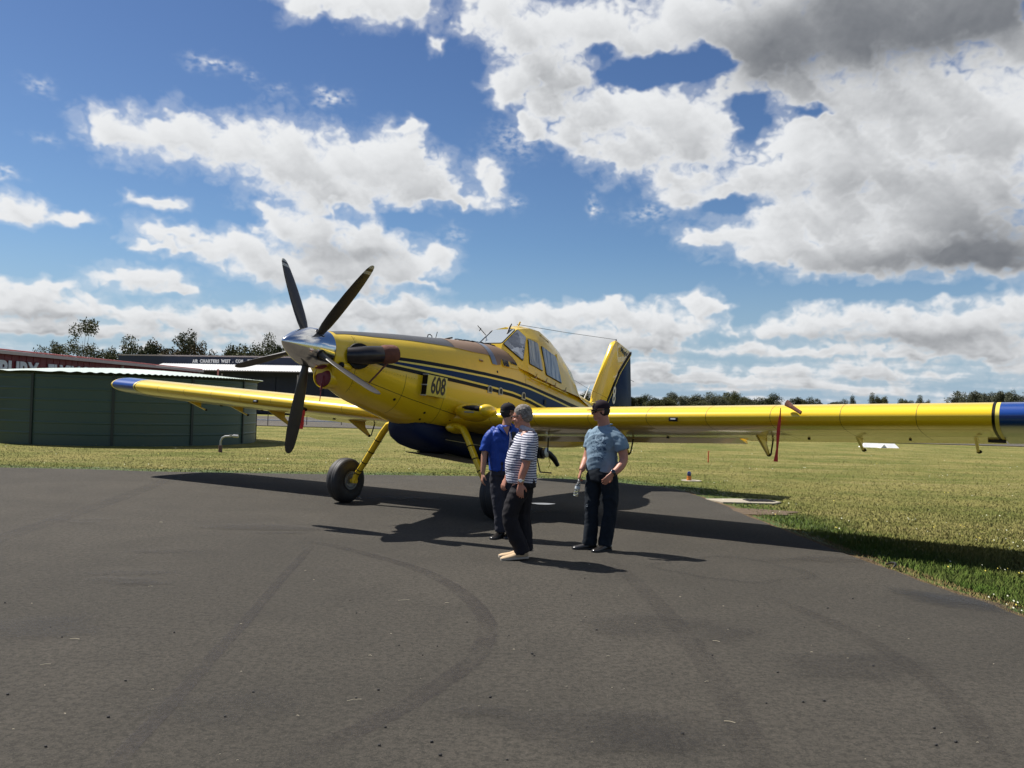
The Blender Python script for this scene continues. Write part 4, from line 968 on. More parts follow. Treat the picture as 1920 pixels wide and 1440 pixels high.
# stripes
SX = [-2.02, -1.6, -.9, -.17, .7, 1.5, 2.1, 2.6, 3.6, 4.3, 5.5, 7.2]
sh = [2.165, 2.215, 2.26, 2.29, 2.315, 2.325, 2.30, 2.262, 2.185, 2.14, 2.06, 2.0]; sl_ = [2.16, 2.168, 2.205, 2.235, 2.262, 2.272, 2.25, 2.205, 2.115, 2.06, 1.99, 1.95]
bh = [2.15, 2.148, 2.176, 2.206, 2.231, 2.240, 2.216, 2.172, 2.084, 2.03, 1.96, 1.92]; bl = [2.12, 2.118, 2.118, 2.120, 2.115, 2.105, 2.06, 1.99, 1.86, 1.79, 1.74, 1.76]
kh = [2.105, 2.094, 2.090, 2.090, 2.085, 2.073, 2.028, 1.958, 1.828, 1.76, 1.71, 1.73]; kl = [2.085, 2.045, 2.035, 2.035, 2.03, 2.02, 1.975, 1.905, 1.77, 1.70, 1.66, 1.70]
patch('black_stripe', M['black'], SX, sl_, sh, .0035); patch('line_stripe', M['line_yellow'], SX, bh, sl_, .0045, n=2)
patch('blue_stripe', M['blue'], SX, bl, bh, .0035); patch('line_stripe', M['line_yellow'], SX, kh, bl, .0045, n=2); patch('black_stripe', M['black'], SX, kl, kh, .0035)
# tank capacity lettering panel
def skin_frame(X, z, off=.006, dz=0.0):
    a = ang_at_z(X, z); p = Vector(fus(X, a, off)); q = Vector(fus(X + .05, ang_at_z(X + .05, z), off)); u = Vector(fus(X, a - .05, off))
    return frame(Vector(A(*p)), Vector(A(*q)) - Vector(A(*p)), Vector(A(*u)) - Vector(A(*p)))
def skin_text(body_, X, z, size, m, name='lettering', sx=1.0, bold=.01, off=.008, shear=0.0):
    return text_obj(body_, size, m, name, skin_frame(X, z, off), plane, extrude=.001, bold=bold, sx=sx, shear=shear)
patch('lettering_panel', M['yellow'], [1.235, 1.78], [2.50, 2.52], [2.61, 2.63], .0095, sides=(1,), n=3)
skin_text('3150', 1.345, 2.555, .155, M['number_black'], sx=.58, off=.020, bold=.010); skin_text('LITRES', 1.62, 2.600, .062, M['number_black'], sx=1.15, off=.020, bold=.004)
# vents (small scoops with light rims)
M['rim_white'] = pmat('grey_white_rim', (0.45, 0.45, 0.42), 0.5)
for X, z, s in ((.80, 2.045, 1.0), (1.12, 2.055, 1.0), (1.86, 2.07, 1.05), (2.64, 2.06, .8)):
    F = skin_frame(X, z, .012); pr = [(-.055, -.055), (.055, -.055), (.055, .02)] + [(.055 * math.cos(t), .02 + .05 * math.sin(t)) for t in [math.pi * k / 8 for k in range(1, 8)]] + [(-.055, .02)]
    m2 = MB(); m2.prism([F @ Vector((x * s, y * s, -.02)) for x, y in pr], (F.to_3x3() @ Vector((0, 0, .028)))); v = m2.build('vent', M['rim_white'] if X < 2.2 else M['blue_dark'], plane, angle=.8)
    m2 = MB(); m2.prism([F @ Vector((x * s * .68, (y * .72 + .002) * s, .007)) for x, y in pr], (F.to_3x3() @ Vector((0, 0, .005)))); m2.build('opening', M['dark_metal'], v, angle=.8)
# number box standing proud of the side
F = skin_frame(-.66, 1.90, 0.0); F3 = F.to_3x3()
w2, h2 = .205, .155; dep = .11
m2 = MB(); m2.prism([F @ Vector(q) for q in ((-w2, -h2, -.05), (w2 + .02, -h2, -.05), (w2 + .02, h2, -.05), (-w2, h2, -.05))], F3 @ Vector((0, 0, dep + .05))); nbx = m2.build('number_box', M['line_yellow'], plane, bevel=.006)
m2 = MB(); m2.prism([F @ Vector(q) for q in ((-w2 - .004, -h2 + .012, .004), (-w2 - .004, -h2 + .012, dep - .008), (-w2 - .004, h2 - .012, dep - .008), (-w2 - .004, h2 - .012, .004))], F3 @ Vector((.008, 0, .0))); m2.build('black_slot', M['black'], nbx)
for hh in (h2, 0.0, -h2):
    m2 = MB(); m2.prism([F @ Vector(q) for q in ((-w2 - .012, hh - .008, .0), (-w2 - .012, hh - .008, dep), (-w2 - .012, hh + .008, dep), (-w2 - .012, hh + .008, 0))], F3 @ Vector((.014, 0, 0))); m2.build('slot_frame', M['rim_white'], nbx)
t = text_obj('608', .36, M['number_black'], 'number_608', F @ Matrix.Translation((.035, .0, dep + .001)), nbx, extrude=.002, bold=.008, sx=.60)
# round maker's badge
F = skin_frame(-2.15, 2.13, .004); m2 = MB(); m2.prism([F @ Vector((.045 * math.cos(t), .045 * math.sin(t), 0)) for t in [2 * math.pi * k / 20 for k in range(20)]], F.to_3x3() @ Vector((0, 0, .004))); bd = m2.build('round_badge', M['sticker'], plane)
m2 = MB(); m2.prism([F @ Vector(q) for q in ((-.024, .015, .005), (0, -.028, .005), (.024, .015, .005), (0, 0.002, .005))], F.to_3x3() @ Vector((0, 0, .002))); m2.build('badge_mark', M['line_yellow'], bd)
# small drain holes and fasteners on the flank
for X, z, r in ((-1.28, 1.62, .022), (-.62, 1.50, .020), (-.60, 1.40, .018), (-.45, 1.36, .018), (.30, 1.36, .020), (-1.75, 1.72, .014), (3.1, 2.20, .022), (1.05, 2.38, .02), (-.02, 1.45, .012)):
    F = skin_frame(X, z, .001); m2 = MB(); m2.lathe([(r, 0), (r, .006), (r * .6, .008)], F.translation, axis=F.to_3x3() @ Vector((0, 0, 1)), n=10); m2.build('drain_fitting', M['dark_metal'], plane)
F = skin_frame(.62, 2.50, .0)   # little scoop near the hopper
m2 = MB(); m2.ell(F.translation, (.06, .03, .022)); m2.build('small_scoop', M['tan'], plane)
mb = AB()
rngp = random.Random(2)
for X in np.arange(-2.30, -1.0, .055):
    for z in (2.0 - (X + 2.3) * .03,):
        p = fus(X, ang_at_z(X, z), .001); mb.ell(p, (.005, .004, .005), 6, 4)
for z in np.arange(1.66, 2.40, .045): mb.ell(fus(-2.09, ang_at_z(-2.09, z), .001), (.005, .004, .005), 6, 4)
for X in np.arange(-.3, 2.0, .07): mb.ell(fus(X, ang_at_z(X, 1.60 - X * .04), .001), (.004, .004, .004), 5, 3)
mb.build('fastener_row', M['dark_metal'], plane, kind='stuff')
# chin intake with red cover
mb = AB(); ring = []
for X, r, zc in ((-2.20, .140, 1.78), (-2.335, .160, 1.785), (-2.37, .155, 1.785), (-2.375, .142, 1.785), (-2.34, .132, 1.785)): ring.append([(X - .12 * math.sin(t) * r, r * 1.15 * math.cos(t), zc + r * math.sin(t)) for t in [2 * math.pi * k / 28 for k in range(28)]])
mb.loft(ring, cap=False); ci = mb.build('chin_intake', M['yellow'], plane)
mb = AB(); mb.loft([[(X, r * 1.15 * math.cos(t), 1.79 + r * math.sin(t)) for t in [2 * math.pi * k / 24 for k in range(24)]] for X, r in ((-2.32, .136), (-2.352, .134), (-2.362, .10), (-2.366, .05))]); rc = mb.build('intake_cover', M['red_cover'], ci)
mb = AB(); mb.tube([(-2.375, .02, 1.80), (-2.39, .02, 1.62), (-2.39, .02, 1.44)], .006, 6); mb.tube([(-2.39, .02, 1.68), (-2.39, .02, 1.60)], .016, 6); mb.build('cover_cord', M['red_cover'], rc)
mb = AB(); mb.ell((-2.24, .30, 1.95), (.12, .05, .055)); mb.build('side_scoop', M['yellow'], plane)
mb = AB(); mb.ell((-2.345, .305, 1.955), (.035, .045, .045)); mb.build('side_scoop_opening', M['black'], plane)
# ---- exhaust stacks with cloth covers
for s in (1, -1):
    path = [(-2.20, s * .28, 2.11), (-2.11, s * .42, 2.125), (-2.02, s * .53, 2.148), (-1.93, s * .605, 2.17), (-1.80, s * .645, 2.195)]
    mb = AB(); mb.tube(path, [.125, .130, .128, .120, .112], 22, flat=1.0); ex = mb.build('exhaust_stack', M['exhaust'], plane)
    mb = AB(); mb.tube([(-1.92, s * .61, 2.172), (-1.86, s * .628, 2.184), (-1.74, s * .662, 2.207), (-1.69, s * .672, 2.217), (-1.68, s * .674, 2.219)], [.119, .134, .132, .118, .03], 22); mb.build('exhaust_cover', M['cloth_brown'], ex)
    mb = AB(); mb.tube([(-1.83, s * .67, 2.07), (-1.90, s * .60, 1.93), (-2.0, s * .52, 1.76)], .013, 6, flat=.4); mb.build('cover_strap', M['cloth_brown'], ex)
    F0 = (-2.10, s * .375, 2.12); mb = AB(); mb.lathe([(.185, -.05), (.178, .035), (.12, .04)], F0, axis=(-.45, s * .9, 0), n=24); mb.build('exhaust_opening', M['black'], plane)
# ---- spinner and propeller
HX, HZ = -2.673, 2.1482
mb = AB(); prof = []
for i in range(15):
    t = i / 14; r = .268 * (1 - (1 - t) ** 1.55) ** .82; prof.append((r, -(.50) * (1 - t) - .0))
prof += [(.272, .06), (.275, .14), (.272, .225), (.25, .23)]
mb.lathe([(r, h) for r, h in prof], (HX - .0, 0, HZ), axis=(1, 0, 0), n=48); prop = mb.build('spinner', M['chrome'], plane, angle=.8)
mb = AB(); mb.lathe([(.255, .216), (.25, .24), (.10, .24)], (HX, 0, HZ), axis=(1, 0, 0), n=32); mb.build('spinner_backplate', M['dark_metal'], prop)
def blade_mesh():
    mb = MB(); rings = []
    st = [(.17, .050, .050, 100), (.24, .052, .046, 100), (.30, .062, .036, 98), (.40, .083, .028, 96), (.55, .098, .022, 93), (.75, .108, .017, 89), (.95, .110, .013, 86), (1.15, .103, .010, 83), (1.30, .088, .008, 81), (1.38, .074, .007, 80), (1.43, .054, .006, 80), (1.453, .032, .005, 80), (1.460, .010, .003, 80)]
    for r, c, th, be in st:
        b = R(be + 2); rings.append([])
        for k in range(18):
            t = 2 * math.pi * k / 18; u = c * math.cos(t); w = th * math.sin(t) * (1 - .25 * math.cos(t))
            # u along chord; chord turned towards the shaft axis (x)
            rings[-1].append((u * math.sin(b) + w * math.cos(b), u * math.cos(b) - w * math.sin(b), r))
    mb.loft(rings); return mb
bmesh0 = blade_mesh().build('propeller_blade', M['blade'], prop)
for i in range(5):
    a = R(29.336) + i * 2 * math.pi / 5
    o = bmesh0 if i == 0 else bmesh0.copy()
    if i: col.objects.link(o)
    # radial direction in blender axes: y = -Y = +R sin a, z = cos a
    o.rotation_euler = (-a, 0, 0) ; o.location = (HX, 0, HZ); o.parent = prop
    mb = MB(); c, s_ = math.cos(a), math.sin(a); mb.lathe([(.075, .185), (.075, .262), (.068, .268), (.056, .262)], (HX, 0, HZ), axis=(0, s_, c), n=20); mb.build('blade_cuff', M['dark_metal'], prop)
# ---- hopper gate bulge under the belly
mb = AB(); rings = []
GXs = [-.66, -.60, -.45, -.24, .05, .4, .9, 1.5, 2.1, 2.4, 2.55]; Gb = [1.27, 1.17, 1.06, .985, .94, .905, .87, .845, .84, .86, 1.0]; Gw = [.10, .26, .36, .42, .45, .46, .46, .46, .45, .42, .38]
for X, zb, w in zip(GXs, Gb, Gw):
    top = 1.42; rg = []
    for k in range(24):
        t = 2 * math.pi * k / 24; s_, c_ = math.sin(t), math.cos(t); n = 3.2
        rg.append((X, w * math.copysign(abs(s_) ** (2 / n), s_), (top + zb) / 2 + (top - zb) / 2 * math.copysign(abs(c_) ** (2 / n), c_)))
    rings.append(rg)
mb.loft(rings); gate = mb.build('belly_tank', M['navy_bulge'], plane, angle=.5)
mb = AB(); mb.box((.95, .0, .868), (1.75, .84, .012), rot=Matrix.Rotation(R(2.5), 3, 'Y')); mb.build('gate_door', M['black'], gate)
for y_ in (.28, -.28):
    mb = AB(); mb.tube([(.2, y_, .93), (1.8, y_, .845)], .010, 6); mb.build('hinge_rod', M['dark_metal'], gate)
mb = AB(); mb.tube([(-.05, .462, 1.14), (1.2, .475, 1.12), (2.3, .46, 1.12)], .007, 6); mb.build('rail', M['grey_metal'], gate)
mb = AB(); mb.box((1.62, .30, .82), (.16, .10, .03)); mb.build('tie_bracket', M['rim_white'], gate)
# ---- undercarriage
for s, zc, yc in ((-1, .351, 1.544), (1, .383, 1.536)):
    dz = zc - .367; mb = AB()
    path = [(.02, s * .50, 1.36), (.0, s * .64, 1.365), (-.01, s * .76, 1.32), (-.02, s * .85, 1.20), (-.03, s * 1.05, .88 + dz * .4), (-.04, s * 1.24, .58 + dz * .8), (-.045, s * 1.315, .48 + dz), (-.045, s * 1.345, .40 + dz), (-.045, s * 1.345, .33 + dz)]
    mb.tube(path, [.075, .078, .078, .074, .068, .062, .060, .056, .050], 14, flat=.62, flatdir=(1, 0, 0)); leg = mb.build('gear_leg', M['yellow'], plane)
    for t in (.15, .35, .55, .75, .92):
        i = 3 + t * 3; j = int(i); f = i - j; p = Vector(path[j]).lerp(Vector(path[j + 1]), f); d = (Vector(path[j + 1]) - Vector(path[j])).normalized()
        mb = AB(); mb.tube([p - d * .007, p + d * .007], .079 - .004 * t * 3, 14, flat=.66, flatdir=(1, 0, 0)); mb.build('strap', M['black'], leg)
    mb = AB(); mb.tube([(q[0] - .055, q[1], q[2]) for q in path[2:7]], .009, 6); mb.build('brake_line', M['dark_metal'], leg)
    mb = AB(); mb.ell((.10, s * .54, 1.33), (.26, .10, .08)); mb.build('leg_fairing', M['yellow'], plane)
    # wheel upright to the ground
    c = Vector((-.045, s * yc, zc)); axd = Vector((0, s, 0)) ; axd = (axd + Vector((0, 0, s * 0.0245))).normalized()
    prof = [(.13, -.10), (.18, -.128), (.25, -.140), (.315, -.128), (.352, -.100), (.368, -.070), (.3655, -.060), (.371, -.052), (.374, -.022), (.3695, -.016), (.3695, -.008), (.376, -.002), (.376, .002), (.3695, .008), (.3695, .016), (.374, .022), (.371, .052), (.3655, .060), (.368, .070), (.352, .100), (.315, .128), (.25, .140), (.18, .128), (.13, .10)]
    mb = AB(); mb.lathe(prof, c, axd, n=56, cap=False); wh = mb.build('wheel', M['rubber'], plane, angle=.9)
    mb = AB(); mb.lathe([(.05, -.085), (.10, -.088), (.165, -.105), (.172, -.118), (.178, -.118), (.178, .118), (.172, .118), (.165, .105), (.10, .088), (.05, .085)], c, axd, n=36); rim = mb.build('rim', M['dark_metal'], wh)
    mb = AB(); inner = -1; q = c + axd * inner * .112; mb.lathe([(.06, -.02), (.152, -.02), (.158, .006), (.152, .028), (.06, .028)], q, axd, n=32); disc = mb.build('brake_disc', M['brake'], wh)
    for k in range(20):
        t = 2 * math.pi * k / 20; mb = AB(); b = axd.orthogonal().normalized(); b2 = axd.cross(b); pp = q - axd * .026 + (b * math.cos(t) + b2 * math.sin(t)) * .118; mb.ell(pp, (.012, .016, .012), 6, 4); mb.build('wheel_bolt', M['grey_metal'], wh)
    mb = AB(); mb.tube([(-.045, s * 1.30, zc), (-.045, s * 1.48, zc)], .038, 12); mb.build('axle', M['yellow'], leg)
    mb = AB(); mb.box((.09, s * 1.40, zc + .06), (.06, .04, .10)); mb.build('brake_caliper', M['dark_metal'], leg, bevel=.008)
mb = AB(); mb.tube([(6.2, 0, 1.58), (6.45, 0, 1.28), (6.62, 0, .99)], [.05, .04, .035], 10, flat=.6); tl = mb.build('tail_leg', M['yellow'], plane)
mb = AB(); mb.lathe([(.06, -.05), (.17, -.06), (.195, -.03), (.195, .03), (.17, .06), (.06, .05)], (6.62, 0, .985), (0, 1, 0), n=28, cap=True); mb.build('tail_wheel', M['rubber'], plane)
# ---- wings
def airfoil(x, t=.17, cam_=.035, p=.4):
    yt = 5 * t * (.2969 * math.sqrt(max(x, 0)) - .126 * x - .3516 * x * x + .2843 * x ** 3 - .1015 * x ** 4)
    yc = cam_ / p ** 2 * (2 * p * x - x * x) if x < p else cam_ / (1 - p) ** 2 * (1 - 2 * p + 2 * p * x - x * x); return yc, yt
CH = 2.07; INC = R(4.3); XLE = .09; ZLE = 1.487; DIH = math.tan(R(2.506))
def wsec(Y, xs_u, xs_l, scale=1.0, xoff=0.0, dz=0.0, pivot=None, defl=0.0):
    pts = []
    for x in xs_u: yc, yt = airfoil(x); pts.append((x, yc + yt))
    for x in xs_l: yc, yt = airfoil(x); pts.append((x, yc - yt))
    out = []
    for x, z in pts:
        x, z = x * CH, z * CH
        if pivot is not None:
            dx, dzz = x - pivot[0] * CH, z - pivot[1] * CH; x = pivot[0] * CH + dx * math.cos(defl) + dzz * math.sin(defl); z = pivot[1] * CH - dx * math.sin(defl) + dzz * math.cos(defl)
        x, z = x * scale + xoff, z * scale
        X = XLE + x * math.cos(INC) + z * math.sin(INC); Z = ZLE - x * math.sin(INC) + z * math.cos(INC) + abs(Y) * DIH + dz
        out.append((X, Y, Z))
    return out
cosx = [(1 - math.cos(math.pi * k / 30)) / 2 for k in range(31)]
xu_main = [.782] + [x for x in cosx if x <= .76][::-1]; xl_main = [x for x in cosx if 0 < x <= .76] + [.782]
xu_full = cosx[::-1]; xl_full = cosx[1:-1]
def wing_seg(name, m, s, Y0, Y1, xu, xl, parent, nseg=4, **kw):
    mb = AB(); mb.loft([wsec(s * (Y0 + (Y1 - Y0) * i / nseg), xu, xl, **kw) for i in range(nseg + 1)]); return mb.build(name, m, parent, angle=.45)
for s in (1, -1):
    w = wing_seg('wing', M['yellow_wing'], s, .35, 7.925, xu_main, xl_main, plane, 12)
    wing_seg('black_band', M['black'], s, 7.927, 7.957, xu_main, xl_main, w, 1); wing_seg('yellow_band', M['line_yellow'], s, 7.959, 8.0, xu_main, xl_main, w, 1)
    wing_seg('blue_band', M['blue_wing'], s, 8.002, 8.74, xu_full, xl_full, w, 2)
    for Y in (1.15, 1.95, 2.85, 3.75, 4.6, 5.45, 6.3, 7.15):
        mb = AB(); mb.loft([[(q[0], q[1], q[2]) for q in wsec(s * yy_, xu_main, xl_main, scale=1.0016, xoff=-.0016)] for yy_ in (Y, Y + .006)], cap=False); mb.build('panel_joint', M['joint'], w, recalc=False)
    for xf in (.17, .48):
        for side in (0, 1):
            mb = AB(); Q_ = []
            for Y in (.9, 4.2, 7.9):
                qa = wsec(s * Y, [xf] if side == 0 else [], [] if side == 0 else [xf], dz=.0015 * (1 if side == 0 else -1))[0]; qb = wsec(s * Y, [xf + .004] if side == 0 else [], [] if side == 0 else [xf + .004], dz=.0015 * (1 if side == 0 else -1))[0]; Q_.append([qa, qb])
            mb.loft(Q_, cap=False, closed=False); mb.build('panel_joint', M['joint'], w, recalc=False)
    # rounded tip
    mb = AB(); rings = []
    for i in range(9):
        u = i / 8; Y = 8.742 + .28 * math.sin(u * math.pi / 2); k = math.cos(u * math.pi / 2) * .86 + .14 if i < 8 else .10
        rg = wsec(s * Y, xu_full, xl_full); kx = .55 + .45 * k
        cx = XLE + .62 * CH; cz = ZLE + 9 * DIH - .62 * CH * math.sin(INC)
        rings.append([(cx + (q[0] - cx) * kx, q[1], cz + (q[0] - cx) * kx * -math.sin(INC) + (q[2] - (cz - (q[0] - cx) * math.sin(INC))) * k) for q in rg])
    mb.loft(rings); mb.build('wing_tip', M['yellow_wing'], w, angle=.6)
    hp_u = [x for x in [1, .985, .96, .92, .88, .84, .80, .785]]; hp_l = [.785, .80, .84, .88, .92, .96, .985]
    piv = (.79, airfoil(.79)[0] - .02)
    wing_seg('flap', M['yellow_wing'], s, .72, 4.55, hp_u, hp_l, w, 4, pivot=piv, defl=R(7))
    wing_seg('aileron', M['yellow_wing'], s, 4.60, 7.98, hp_u, hp_l, w, 4, pivot=piv, defl=R(1.0) * s)
    # root fairing
    mb = AB(); rings = []
    for Y, sc_, dz in ((.40, 1.25, .10), (.55, 1.12, .03), (.75, 1.04, .0), (.95, 1.003, 0)):
        rings.append([(q[0], q[1], q[2]) for q in wsec(s * Y, xu_full, xl_full, scale=sc_, xoff=-.10 * (sc_ - 1) * 8 * .5)])
    mb.loft(rings); mb.build('wing_root_fairing', M['yellow'], plane, angle=.6)
    # underwing hinge brackets: swept yellow plates
    for Y, sz in ((2.75, .72), (4.98, .66), (6.28, .40), (7.68, .40)):
        def wp(x, z): q = wsec(s * Y, [x], [])[0]; return Vector((q[0], 0, ZLE - x * CH * math.sin(INC) + Y * DIH + z))
        a0 = wp(.48, -.07); a1 = wp(.72, -.04); tip = wp(.80, -.04) + Vector((-.02, 0, -.36 * sz)); t2 = tip + Vector((.05, 0, .02)); mid = wp(.60, -.20 * sz)
        poly_ = [(a0.x, s * Y - .018, a0.z), (mid.x - .05, s * Y - .018, mid.z), (tip.x, s * Y - .018, tip.z), (t2.x, s * Y - .018, t2.z), (a1.x + .02, s * Y - .018, a1.z - .10), (a1.x, s * Y - .018, a1.z)]
        mb = AB(); mb.prism(poly_, (0, .036, 0)); hb = mb.build('hinge_bracket', M['yellow_wing'], w, bevel=.004)
        q = wp(.84, -.02); mb = AB(); sz > .5 and mb.tube([(t2.x, s * Y + .03, t2.z), (q.x + .02, s * Y + .03, q.z + .0)], .012, 6); sz > .5 and mb.build('push_rod', M['dark_metal'], hb)
        mb = AB(); mb.ell((tip.x + .02, s * Y + .01, tip.z + .01), (.03, .035, .025), 8, 6); mb.build('hinge_bolt', M['dark_metal'], hb)
    # stubs of the spray boom, markers and small plate on the leading edge
    for Y in (3.5, 5.6, 6.9, 7.9):
        q = wsec(s * Y, [], [.70])[0]; mb = AB(); mb.box((q[0], q[1], q[2] - .008), (.06, .03 if Y < 7.5 else .20, .03 if Y < 7.5 else .06)); mb.build('underwing_fitting', M['dark_metal'], w, bevel=.006)
    q = wsec(s * 4.153, [], [.008])[0]; q2 = wsec(s * 4.153, [], [.03])[0]
    mb = AB(); mb.box((q[0] - .012, q[1], q[2]), (.02, .125, .055)); pl_ = mb.build('stall_plate', M['black'], w, bevel=.004)
    mb = AB(); mb.box((q[0] - .024, q[1], q[2] + .006), (.004, .07, .018)); mb.build('plate_mark', M['white'], pl_)
# landing light housing at the left wing root
mb = AB(); mb.ell((.24, .86, 1.60), (.46, .36, .15), 24, 16); lh = mb.build('root_bulge', M['yellow'], plane)
mb = AB(); mb.ell((.04, .93, 1.635), (.265, .25, .068), 20, 12); mb.build('bulge_opening', M['black'], lh)
mb = AB(); mb.ell((.05, 1.13, 1.63), (.19, .10, .10), 18, 12); mb.build('bulge_cap', M['yellow_wing'], lh)
mb = AB(); mb.tube([(-.14, .78, 1.578), (-.21, .90, 1.575), (-.19, 1.05, 1.576)], .010, 6); mb.build('bulge_trim', M['strap'], lh)
# vortex of wires and dark pins under the right hand wing
mb = AB(); mb.tube([(1.6, 1.35, 1.36), (1.62, 1.35, 1.12)], .012, 6); mb.build('vent_pin', M['dark_metal'], plane)
# loading valve, hose stub and boarding step behind the wing
mb = AB(); mb.box((2.5, .62, 1.13), (.22, .22, .20)); lv = mb.build('loading_valve', M['dark_metal'], plane, bevel=.02)
mb = AB(); mb.lathe([(.05, 0), (.09, .01), (.09, .07), (.05, .08)], (2.52, .74, 1.14), (0, 1, .1), n=14); mb.build('valve_flange', M['grey_metal'], lv)
mb = AB(); mb.tube([(2.53, .76, 1.16), (2.62, .80, 1.13), (2.74, .84, 1.05), (2.86, .86, .94)], [.045, .054, .052, .040], 12); mb.build('hose_stub', M['dark_metal'], lv)
mb = AB(); mb.tube([(2.60, .80, 1.08), (2.66, .82, .95), (2.60, .82, .88)], .008, 6); mb.build('cam_lever', M['yellow'], lv)
mb = AB(); mb.tube([(2.40, .66, 1.10), (2.52, .70, .80)], .012, 8); st_ = mb.build('boarding_step', M['dark_metal'], plane)
mb = AB(); mb.box((2.55, .80, .79), (.09, .20, .022)); mb.build('step_tread', M['dark_metal'], st_)
# ---- tail
fin_sec = lambda pts, th: None
def slab(name, m, poly, th, parent, taper_le=.25):
    """aerofoil like plate: outline in X,Z at Y = 0"""
    c = (sum(p[0] for p in poly) / len(poly), sum(p[1] for p in poly) / len(poly)); mb = AB()
    ins = [(c[0] + (x - c[0]) * .86, c[1] + (z - c[1]) * .95) for x, z in poly]; n = len(poly)
    vs = [(x, 0, z) for x, z in poly] + [(x, th, z) for x, z in ins] + [(x, -th, z) for x, z in ins]
    fs = [(i, (i + 1) % n, n + (i + 1) % n, n + i) for i in range(n)] + [(i, 2 * n + i, 2 * n + (i + 1) % n, (i + 1) % n) for i in range(n)] + [tuple(range(n, 2 * n)), tuple(range(2 * n, 3 * n))[::-1]]
    mb.add(vs, fs); return mb.build(name, m, parent, angle=.9)
slab('fin', M['yellow'], [(5.35, 2.28), (5.55, 2.40), (5.60, 2.62), (6.32, 3.76), (6.40, 3.86), (6.50, 3.915), (6.60, 3.92), (7.31, 3.815), (6.735, 3.245), (6.02, 2.20)], .055, plane)
mbk = [(7.315, 3.80), (6.755, 3.235), (6.045, 2.18), (6.10, 2.18), (6.80, 3.225), (7.318, 3.745)]
mb = AB(); mb.prism([(x, .050, z) for x, z in mbk], (0, -.10, 0)); mb.build('fin_stripe', M['black'], plane, smooth=False)
mbk = [(7.319, 3.742), (6.803, 3.222), (6.104, 2.18), (6.124, 2.18), (6.825, 3.215), (7.32, 3.715)]
mb = AB(); mb.prism([(x, .047, z) for x, z in mbk], (0, -.094, 0)); mb.build('line_stripe', M['line_yellow'], plane, smooth=False)
rd = slab('rudder', M['blue_dark'], [(7.322, 3.710), (6.83, 3.21), (6.128, 2.18), (6.4, 1.98), (7.45, 1.95), (7.60, 2.57)], .05, plane)
text_obj('8', .56, M['white'], 'tail_number', frame(Vector(A(6.565, .058, 2.66)), Vector(A(1, 0, 0)), (0, 0, 1)), plane, extrude=.003, bold=.006, sx=.52)
text_obj('Magic', .165, M['number_black'], 'fin_lettering', frame(Vector(A(6.90, .060, 3.72)), Vector(A(1, 0, -.14)), (0, 0, 1)), plane, extrude=.003, bold=.001, sx=1.05)
for s in (1, -1):
    mb = AB(); mb.loft([[(5.95 + .18 * q, s * y_, 2.16 + th), (6.2 + .18 * q, s * y_, 2.16 + .055 * (1 - .4 * q)), (7.25, s * y_, 2.16 + .01), (7.25, s * y_, 2.16 - .01), (6.2 + .18 * q, s * y_, 2.16 - .055 * (1 - .4 * q))] for y_, q, th in ((.1, 0, 0), (2.6, 1, 0), (2.85, 1.6, 0))]); mb.build('stabilizer', M['yellow_wing'], plane)
    mb = AB(); mb.tube([(6.4, s * 1.3, 2.12), (6.3, s * .18, 1.75)], .02, 8); mb.build('brace', M['yellow_wing'], plane)
mb = AB(); mb.tube([(5.23, 0, 2.38), (5.47, 0, 2.76)], [.014, .008], 8); mb.build('whip_aerial', M['white'], plane)
mb = AB(); mb.tube([(4.64, 0, 2.48), (4.63, 0, 2.64)], [.012, .008], 8); mb.build('blade_aerial', M['black'], plane)
mb = AB(); mb.tube([(7.47, 0, 3.16), (7.66, .0, 3.14)], .006, 6); mb.build('static_wick', M['dark_metal'], plane)
# ---- cockpit
def cab(X, pts): return [(X + dx, y, z) for dx, y, z in pts]
cabR = [  # sill, mid rail, shoulder, roof edge, crown
    [(2.02, .585, 2.52), (2.04, .50, 2.86), (2.10, .415, 3.16), (2.03, .245, 3.30), (2.03, 0, 3.345)],
    [(2.45, .59, 2.46), (2.45, .53, 2.80), (2.45, .43, 3.18), (2.45, .25, 3.40), (2.45, 0, 3.455)],
    [(2.80, .585, 2.43), (2.80, .525, 2.78), (2.80, .43, 3.15), (2.80, .25, 3.41), (2.80, 0, 3.47)],
    [(3.25, .57, 2.38), (3.25, .51, 2.70), (3.25, .41, 3.05), (3.25, .23, 3.31), (3.25, 0, 3.375)],
    [(3.70, .55, 2.36), (3.70, .48, 2.62), (3.70, .37, 2.92), (3.70, .19, 3.17), (3.70, 0, 3.235)],
    [(4.08, .52, 2.34), (4.08, .43, 2.56), (4.06, .31, 2.82), (4.05, .15, 3.02), (4.04, 0, 3.075)],
    [(4.35, .48, 2.28), (4.33, .36, 2.44), (4.30, .24, 2.62), (4.28, .12, 2.78), (4.27, 0, 2.82)],
    [(4.72, .44, 2.20), (4.68, .28, 2.32), (4.66, .17, 2.42), (4.65, .08, 2.47), (4.65, 0, 2.485)]]
mb = AB(); rings = []
for r in cabR: rings.append([r[0], r[1], r[2], r[3], r[4]] + [(q[0], -q[1], q[2]) for q in r[3::-1]])
mb.loft(rings, cap=False, closed=False)
Bc = (1.60, .25, 2.955); Bq = (1.90, .525, 2.68); r0 = cabR[0]
for s in (1, -1):
    g = lambda p: (p[0], s * p[1], p[2])
    mb.add([g(Bc), g(Bq), g(r0[2]), g(r0[3])], [(0, 1, 2, 3)]); mb.add([g(Bq), g(r0[0]), g(r0[1]), g(r0[2])], [(0, 1, 2, 3)])
    mb.add([g(Bc), g(Bq), g(r0[0]), (1.58, s * .25, 2.80), (1.8, s * .55, 2.55)], [(0, 1, 4, 3), (1, 2, 4)])
